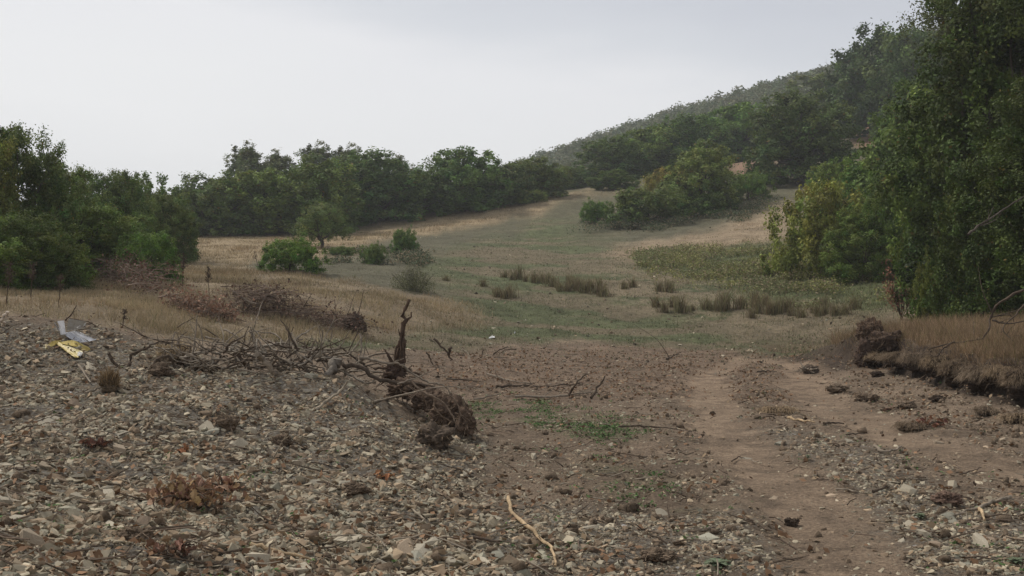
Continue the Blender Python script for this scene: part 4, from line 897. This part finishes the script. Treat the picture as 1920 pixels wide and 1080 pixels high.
clod(255,1012,56,26,'dark soil clod in the lower left stones',(.145,.108,.076),0,(.15,.12,.08),8,rootn=20)
clod(665,925,44,22,'dark root lump half buried in the mound face',(.145,.108,.076),0,(.16,.12,.08),9,rootn=60)
clod(330,668,64,34,'pale straw tuft lying on the crest between the dark roots',(.17,.13,.09),700,(.42,.33,.21),10,'straw_tuft','grass tuft',Y=12.7,rootn=10)
clod(385,688,36,26,'dark earth clod left of the looping root',(.09,.068,.05),0,seed=11,Y=12.5)
clod(302,694,40,24,'small earth clod under the arched dark root',(.14,.105,.075),0,seed=12,Y=12.2)
clod(530,835,34,22,'dark soil lump behind the leaning twig',(.145,.108,.076),0,seed=13)
clod(1236,1052,56,24,'brown soil clod at the bottom centre right',(.145,.108,.076),0,seed=14)
clod(1484,985,26,16,'small dark clod in the left rut',(.08,.06,.045),0,seed=15,rootn=0)
hg = 'dry turf hummocks in the track'
clod(1458,776,52,12,'low straw topped hummock in the middle of the track',(.09,.065,.047),900,(.36,.27,.17),16,'turf_hummock','turf',hg,rootn=0)
clod(1710,806,44,14,'low brown hummock beside the right rut',(.14,.105,.075),400,(.20,.15,.10),17,'turf_hummock','turf',hg,rootn=0)
clod(1550,945+0,50,30,'red brown clod in the stony strip',(.14,.095,.07),0,seed=18,rootn=10) if False else None
clod(1775,945,50,26,'red brown clod in the stony strip',(.15,.10,.075),0,seed=18,rootn=10)
clod(1625,752,40,18,'turf clod at the far foot of the bank',(.165,.125,.09),83,(.24,.17,.11),19,'turf_hummock','turf',rootn=10)
clod(1570,735,34,16,'turf clod lying farthest left below the bank',(.165,.125,.09),50,(.24,.18,.12),20,'turf_hummock','turf',rootn=10)
clod(1700,766,34,16,'turf clod lying below the bank hollows',(.165,.125,.09),33,(.24,.18,.12),21,'turf_hummock','turf',rootn=10)
# uprooted stump at the far end of the bank
clod(1632,622,46,46,'round root ball of the uprooted stump at the far end of the bank',(.105,.072,.05),120,(.24,.15,.09),22,'root_ball','stump',Y=22.5,rootn=140)
clod(1624,668,40,52,'dark leaning root lump below the round root ball',(.075,.052,.04),40,(.2,.13,.08),23,'root_ball','stump',Y=22,rootn=90)
clod(1668,640,60,40,'dark earth behind the round root ball',(.085,.06,.045),200,(.22,.15,.09),24,'root_ball','stump',Y=23,rootn=60)
# root piece below the bank
r = empty('root_piece', H(1515,700), 'splayed grey root piece lying left below the bank', 'stump'); rng = np.random.default_rng(8); m = MB()
for k in range(16):
    d = rng.normal(0, 1, 3); d[2] = abs(d[2])*.6; d /= np.linalg.norm(d); gnarly(m, [(0, 0, .05), d*.1+np.array([0, 0, .05]), d*rng.uniform(.15, .3)+np.array([0, 0, .03])], .03, .008, MDB, rng, 2, 6)
m.build('roots', BARK, r, True); m = MB(); V, Fc = blob(rng, (.05, 0, .06), (.14, .1, .1), 4.4, .5); m.add(V, Fc, (.11, .085, .065)); m.build('earth_lump', EARTH, r, True)
# turf lumps overhanging the bank lip
tl = [(1655,676,56,24),(1692,684,62,30),(1728,690,56,36),(1764,700,62,38),(1803,712,66,42),(1845,722,72,42),(1878,716,52,34),(1918,734,66,44),(1850,778,38,16),(1908,794,42,20),(1758,752,26,12),(1645,706,24,12)]
tn = ['leftmost turf lump on the bank lip beside the root ball','second turf lump along the bank lip','third turf lump along the bank lip, over a dark hollow','fourth turf lump along the bank lip','large overhanging turf lump in the middle of the bank lip','large shaggy turf lump right of the middle one','turf lump set back near the right border','shaggy turf lump at the right border of the bank lip','slumped turf lump below the shaggy one','slumped turf lump low at the right border','small slumped turf lump below the fourth lump','small slumped turf lump below the leftmost lump']
for i, ((a_, b_, c_, d_), lb) in enumerate(zip(tl, tn)):
    clod(a_, b_, c_, d_, lb, (.060, .044, .033), [2600, 2200, 2600, 2200, 2800, 2600, 2000, 2600, 500, 600, 0, 0][i], [(.30, .225, .145), (.22, .165, .11), (.26, .20, .14)][i % 3], 40+i, 'turf_lump', 'turf', 'turf lumps slumping off the bank lip', rootn=16, sink=.35)

# ------------------------------------------------------------------ brush heaps
def heap(name, pts, wpx, hpx, label, nt, nl, lc, seed, col=(.21, .16, .125)):
    rng = np.random.default_rng(seed); P = np.array([H(a, b) for a, b in pts]); P[:, 1] += 0; c = P.mean(0); r = empty(name, c, label, 'brush heap', 'brush heaps in the dry field'); tm = MB(); lm = MB(); Y = c[1]; hw = wpx/F*Y; hh = hpx/F*Y*1.4; LP = []
    sp = smooth_path(P, 5)
    ax = sp[-1]-sp[0]; ax /= np.linalg.norm(ax)
    for k in range(nt):
        i = rng.integers(0, len(sp)); s_ = sp[i]+np.array([rng.normal(0, hw*.38), rng.normal(0, hw*.38), 0]); s_[2] = float(gz(s_[0], s_[1]))+hh*rng.random()**1.2*.75
        d = rng.normal(0, 1, 3)+ax*rng.choice([-1, 1])*.9; up_ = rng.random() < .22; d[2] = abs(d[2])*.8+.1 if up_ else d[2]*.28+.04; d /= np.linalg.norm(d); l = rng.uniform(.3, 1.3)
        a_ = s_-c; r0 = rng.choice([.006, .008, .012, .022], p=[.45, .3, .2, .05]); gnarly(tm, [a_-d*l*.4, a_+rng.normal(0, .04, 3), a_+d*l*.6], r0, .003, np.array(col)*rng.uniform(.6, 1.6), rng, 3, 4); LP.append(a_+d*l*rng.uniform(-.3, .6))
    tm.build('branches', BARK, r, True)
    nl = int(nl*.55)
    if nl:
        LP = np.array(LP); Q = LP[rng.integers(0, len(LP), nl)]+rng.normal(0, .12, (nl, 3)); leaves(lm, Q, .075, np.array(lc)[None]*(1+rng.normal(0, .3, (nl, 1))), rng, None, .6); lm.build('dead_leaves', LITTER, r)
heap('brush_heap', [(110,512),(180,522),(240,530)], 55, 26, 'low heap of grey brown cut brush nearest the left oaks', 130, 600, (.15,.09,.065), 1)
heap('brush_heap', [(205,528),(245,542),(285,556)], 60, 48, 'heap of dark red brown brush below the fresh green bush', 190, 2200, (.15,.085,.06), 2)
heap('brush_heap', [(335,578),(375,590),(420,602)], 30, 22, 'line of brush with rust coloured dead leaves between the two big heaps', 110, 3200, (.26,.155,.105), 3)
heap('brush_heap', [(450,585),(505,592),(560,602)], 50, 50, 'largest heap of dark cut branches in the field', 240, 1600, (.14,.09,.065), 4)
heap('brush_heap', [(570,606),(620,616),(660,622)], 44, 28, 'thinning right tail of the largest brush heap', 140, 900, (.15,.09,.065), 5)
clod(662,624,44,40,'shaggy root clump ending the brush line on the right',(.10,.07,.052),500,(.16,.11,.08),33,'root_clump','brush heap',rootn=160)
bh_ = 'boughs sticking out of the largest brush heap'
Yh = H(500, 596)[1]
branch([(437,549),(452,557),(468,566),(480,570)],3.0,'thick bough sticking out at the left top of the largest brush heap',MDB,Yh,1,bh_)
branch([(500,554),(514,558),(526,568)],2.4,'curved bough on the top of the largest brush heap',DKB,Yh,2,bh_)
branch([(570,575),(576,565),(583,554)],1.2,'thin twig standing on the right of the largest brush heap',DKB,Yh,2,bh_)
branch([(668,600),(674,580),(682,544)],1.1,'long thin twig rising from the shaggy root clump',DKB,H(662,622)[1],2)
branch([(660,604),(690,600),(705,610),(709,628)],1.0,'thin pale hooped twig arching right of the shaggy root clump',PLB,H(662,622)[1],0)
branch([(228,510),(238,498),(246,486)],2.0,'pale stick leaning on the heap of dark red brown brush',PLB,H(250,540)[1],1)

# ------------------------------------------------------------------ tall dead weeds
def weed(px, py, top, lean, label, seed, col=(.10,.072,.052), heads=1.0):
    rng = np.random.default_rng(seed); p = H(px, py); Y = p[1]; h = (py-top)/F*Y; r = empty('dead_weed', p, label, 'dead weed', 'tall dead weeds in the dry field'); m = MB(); l = lean/F*Y
    gnarly(m, [(0, 0, -.05), (l*.2, 0, h*.35), (l*.7, 0, h*.7), (l, 0, h)], .012, .005, col, rng, 0, 5)
    m.build('stem', BARK, r, True); m = MB()
    for k in range(int(26*heads)):
        t_ = rng.uniform(.55, 1); b_ = np.array([l*t_, 0, h*t_]); d = rng.normal(0, 1, 3); d[2] = abs(d[2])+.8; d /= np.linalg.norm(d); e_ = b_+d*rng.uniform(.06, .16)*min(1.4, h); gnarly(m, [b_, (b_+e_)/2, e_], .007, .006, np.array(col)*rng.uniform(.7, 1.3), rng, 0, 4)
        Q = e_+rng.normal(0, .02, (9, 3)); leaves(m, Q, .03, np.array(col)[None]*rng.uniform(.6, 1.4, (9, 1)), rng)
    m.build('seed_head', BARK, r)
weed(12,575,498,8,'tall dead weed at the left border under the oaks',1)
weed(58,562,498,4,'straight dead weed with an oval brown head, second from the left border',2)
weed(110,578,520,4,'dead weed with a forked head standing left of the first brush heap',3)
weed(342,545,478,2,'tall brown weed beside the fresh green bush',4)
weed(392,560,505,-2,'dead weed behind the rusty brush line',5)
weed(483,505,470,-6,'thin leaning dead stem left of the low bright green bush',6,heads=.3)
weed(230,615,585,4,'short dead weed standing behind the crest of the mound',7,heads=.6)
put_small = [(375,505,36,'low green shrub beside the dead weed behind the rusty brush line'), (1540,555,60,'low dark green herb clump in the lush strip')]

# ------------------------------------------------------------------ thistle, leafy twigs, litter clumps
def rosette(px, py, wpx, label, seed):
    rng = np.random.default_rng(seed); p = H(px, py); s_ = wpx/F*p[1]; m = MB()
    for k in range(15):
        th = k*2.4; L_ = s_*rng.uniform(.4, .6); n = 9; V = []; 
        for i in range(n):
            t_ = i/(n-1); w_ = L_*.30*math.sin(math.pi*min(.97, t_*.85+.1))*(1.25 if i % 2 else .6); q = np.array([math.cos(th)*L_*t_, math.sin(th)*L_*t_, L_*.55*t_*(1-t_*.75)+.012+.002*k]); sd_ = np.array([-math.sin(th), math.cos(th), 0])
            V += [q-sd_*w_+np.array([0, 0, .25*w_]), q, q+sd_*w_+np.array([0, 0, .25*w_])]
        Fc = []
        for i in range(n-1):
            a_ = i*3; Fc += [[a_, a_+1, a_+4, a_+3], [a_+1, a_+2, a_+5, a_+4]]
        c = np.tile(np.array([[.09, .12, .065], [.17, .20, .13], [.09, .12, .065]]), (n, 1))*rng.uniform(.85, 1.15); m.add(V, Fc, c)
    o = m.build('thistle_rosette', GRASS); o.location = p; tag(o, label, 'thistle', 'thistle rosettes on the bare ground')
rosette(1345,1068,52,'spiny thistle rosette at the bottom edge right of centre',1)
rosette(1725,975,22,'small green rosette in the stony strip near the broken branch',2)
rosette(1905,1062,34,'green rosette in the bottom right corner',3)
rosette(1515,862,12,'tiny green plant in the left rut',4)
def leafy_twig(px, py, wpx, label, seed, n, col, hpx=None):
    rng = np.random.default_rng(seed); p = H(px, py); s_ = wpx/F*p[1]; hh = (hpx or wpx*.4)/F*p[1]; r = empty('oak_twig', p, label, 'twig'); m = MB()
    for k in range(5): d = rng.normal(0, 1, 3); d[2] = abs(d[2])*.3; d /= np.linalg.norm(d); gnarly(m, [(0, 0, .02), d*s_*.25+np.array([0, 0, hh*.4]), d*s_*.5+np.array([0, 0, hh*.2])], .008, .004, DKB, rng, 2, 5)
    m.build('twigs', BARK, r, True); m = MB()
    # lobed oak leaves, cupped
    for k in range(n):
        c0 = np.array([rng.normal(0, s_*.24), rng.normal(0, s_*.18), abs(rng.normal(0, hh*.45))+.015]); L_ = rng.uniform(.035, .08); a_ = rng.uniform(0, 6.28); Rm = np.array(Matrix.Rotation(rng.normal(0, .8), 3, 'X') @ Matrix.Rotation(rng.normal(0, .8), 3, 'Y') @ Matrix.Rotation(a_, 3, 'Z')); V = []; nn = 9
        for i in range(nn):
            t_ = i/(nn-1); w_ = L_*.34*math.sin(math.pi*min(.96, t_+.05))*(1.2 if i % 2 else .65); z_ = L_*.25*math.sin(t_*3+k)
            V += [(t_*L_-L_/2, -w_, z_+w_*.5), (t_*L_-L_/2, 0, z_), (t_*L_-L_/2, w_, z_+w_*.5)]
        V = np.array(V) @ Rm.T+c0; Fc = []
        for i in range(nn-1): q = i*3; Fc += [[q, q+1, q+4, q+3], [q+1, q+2, q+5, q+4]]
        m.add(V, Fc, np.array(col)*rng.uniform(.65, 1.35)*np.array([1, rng.uniform(.85, 1.05), rng.uniform(.8, 1.1)]))
    m.build('dead_leaves', LITTER, r)
leafy_twig(350,948,150,'oak twig covered in curled brown leaves on the lower mound',1,240,(.30,.20,.125),50)
leafy_twig(420,925,90,'smaller tuft of orange brown oak leaves right of the leaf covered twig',2,45,(.30,.185,.115),34)
leafy_twig(325,1040,80,'small heap of brown oak leaves at the bottom left',3,30,(.24,.15,.10),24)
leafy_twig(185,838,60,'dark reddish leaves lying in the left stones',4,25,(.17,.09,.06),16)
leafy_twig(345,850,26,'few orange leaves among the stones of mid mound',5,9,(.38,.20,.09),12)
leafy_twig(720,900,40,'rust coloured leaves at the toe of the mound',6,14,(.34,.18,.09),14)
leafy_twig(1740,800,60,'reddish leaf litter below the bank hollows',7,40,(.20,.10,.065),20)
# red leaved dying shoot on the bank
r = empty('dying_sapling', H(1690,600), 'dying oak sapling with brown red leaves on the bank edge', 'sapling'); rng = np.random.default_rng(12); m = MB(); lm = MB(); LP = []
Ys = r.location[1]
for k in range(10):
    a_ = rng.uniform(-35, 35)/F*Ys; h = rng.uniform(40, 110)/F*Ys; pt = [(0, 0, 0), (a_*.4, rng.normal(0, .1), h*.5), (a_, rng.normal(0, .2), h)]; gnarly(m, pt, .014, .004, DKB, rng, 4, 4); LP += [np.array(pt[2])*t_ for t_ in (.5, .65, .8, .9, 1)]
LP = np.array(LP); Q = LP[rng.integers(0, len(LP), 700)]+rng.normal(0, .13, (700, 3)); leaves(lm, Q, .085, np.array([(.24,.12,.08)])*(1+rng.normal(0, .3, (700, 1))), rng); m.build('stems', BARK, r, True); lm.build('dead_leaves', LITTER, r)

# ------------------------------------------------------------------ plastic litter
def sheet(m, quad, col, rng, nu=16, nv=8, thick=.004, wave=.015, fr=3):
    """crumpled sheet over four corner points, with thickness"""
    a_, b_, c_, d_ = [np.array(q) for q in quad]; u, v = np.meshgrid(np.linspace(0, 1, nu), np.linspace(0, 1, nv)); u = u[..., None]; v = v[..., None]; P = (a_*(1-u)+b_*u)*(1-v)+(d_*(1-u)+c_*u)*v
    nrm = np.cross(b_-a_, d_-a_); nrm = nrm/(np.linalg.norm(nrm)+1e-9); ph = rng.uniform(0, 6); P = P+nrm*(wave*.6*(np.sin(u*fr+ph)+.5*np.sin(v*3+u*2+ph*2))+wave*.5*rng.normal(0, .5, u.shape))
    i = np.arange(nu*nv).reshape(nv, nu); Q = np.stack([i[:-1, :-1], i[:-1, 1:], i[1:, 1:], i[1:, :-1]], -1).reshape(-1, 4); P = P.reshape(-1, 3); P2 = P-nrm*thick; C = np.array(col)[None]*(1+rng.normal(0, .03, (len(P), 1)))
    m.add(np.vstack([P, P2]), np.vstack([Q, Q[:, ::-1]+nu*nv]), np.vstack([C, C]))
Yp = 12.2
def wq(px, py, dy=0): Yq = min(Yp, H(px, max(py, 625))[1])-.02-abs(dy)*.3; return np.array([(px-960)/F*Yq, Yq, EYE+(540-py)/F*Yq])
def litter(name, quads, label, colr, seed):
    rng = np.random.default_rng(seed); m = MB(); o0 = wq(*quads[0][0][0]) 
    for q, c in quads: sheet(m, [wq(*p)-o0 for p in q], c, rng)
    o = m.build(name, PLASTIC, None, True); o.location = o0; tag(o, label, 'plastic sheet')
WH = (.9, .9, .92); GRY = (.36, .34, .31); YE = (.62, .48, .14); YD = (.34, .25, .06)
litter('plastic_sheet', [([(108,602,.0),(120,601,.03),(124,626,.05),(114,628,.0)], WH), ([(130,597,.1),(161,603,.08),(150,617,.05),(125,620,.1)], GRY), ([(148,612,.0),(161,604,.03),(158,610,.02),(140,620,.0)], WH),
       ([(122,624,.0),(138,620,.05),(165,641,-.1),(150,642,-.12)], WH), ([(138,622,.03),(146,622,.08),(180,637,0),(168,640,-.1)], WH), ([(101,604,0),(104,606,.01),(112,619,.0),(110,620,0)], WH), ([(116,625,-.02),(132,624,0),(155,640,-.1),(140,640,-.12)], (.55,.56,.6))], 'crumpled white plastic sheet with a grey underside lying on the mound crest', WH, 1)
litter('plastic_sheet', [([(86,648,.02),(100,641,.1),(115,639,.12),(96,650,.02)], YE), ([(100,641,.1),(140,640,.15),(170,656,.0),(145,650,.0)], YE), ([(104,644,.0),(118,647,.02),(155,660,-.1),(146,671,-.2)], (.60,.50,.20)),
       ([(140,648,.02),(152,648,.02),(170,657,.0),(158,659,-.02)], YD), ([(104,643,.02),(112,645,.02),(148,672,-.2),(139,668,-.2)], YE), ([(146,660,-.12),(156,661,-.1),(150,671,-.2),(145,668,-.2)], (.66,.64,.6)), ([(84,647,.0),(92,646,.03),(90,655,0),(85,656,0)], YD)], 'folded yellow plastic sheet below the white sheet on the mound', YE, 2)
for i, (px, py, s_, lb) in enumerate([(922,635,12,'scrap of white plastic on the grass in the centre of the clearing'), (965,626,3,'tiny white scrap right of the white plastic scrap')]):
    p = H(px, py); rng = np.random.default_rng(i); m = MB(); k = s_/F*p[1]*.5
    sheet(m, [(-k, -k*.4, 0), (k, 0, .02), (k*.8, k, .06), (-k*.5, k*.7, .05)], (.68, .68, .68), rng, 6, 6, .003, .008); sheet(m, [(-k*.2, -k*.5, 0), (k*.3, -k*.2, .07), (k*.2, .4*k, .09), (-k*.4, k*.2, .01)], (.68, .68, .68), rng, 6, 6, .003, .008)
    o = m.build('plastic_scrap', PLASTIC, None, True); o.location = p+np.array([0, 0, .01]); tag(o, lb, 'plastic scrap')

# ------------------------------------------------------------------ haze
hz = MB(); x0, x1, y0, y1, z0, z1 = -2600, 2600, -450, 2600, -60, 140
zmin = float(GZ1.min())-1; z0 = zmin; z1 = float(GZ1.max())+8
V = [(x, y, z) for x in (x0, x1) for y in (y0, y1) for z in (z0, z1)]
hz.add(V, [[0, 1, 3, 2], [4, 6, 7, 5], [0, 4, 5, 1], [2, 3, 7, 6], [0, 2, 6, 4], [1, 5, 7, 3]])
hm = bpy.data.materials.new('haze'); hm.use_nodes = True; t = hm.node_tree; t.nodes.clear(); o_ = t.nodes.new('ShaderNodeOutputMaterial'); pv = t.nodes.new('ShaderNodeVolumePrincipled')
pv.inputs['Color'].default_value = (.86, .90, .96, 1); pv.inputs['Density'].default_value = .0007; pv.inputs['Anisotropy'].default_value = .2; t.links.new(pv.outputs[0], o_.inputs['Volume'])
if True:
    o = hz.build('haze', hm); tag(o, 'thin pale haze in the air of the valley', 'haze', kind='stuff')
print('grass', NG, 'gravel', NS, 'stones', cnt, 'grid', GX.shape)
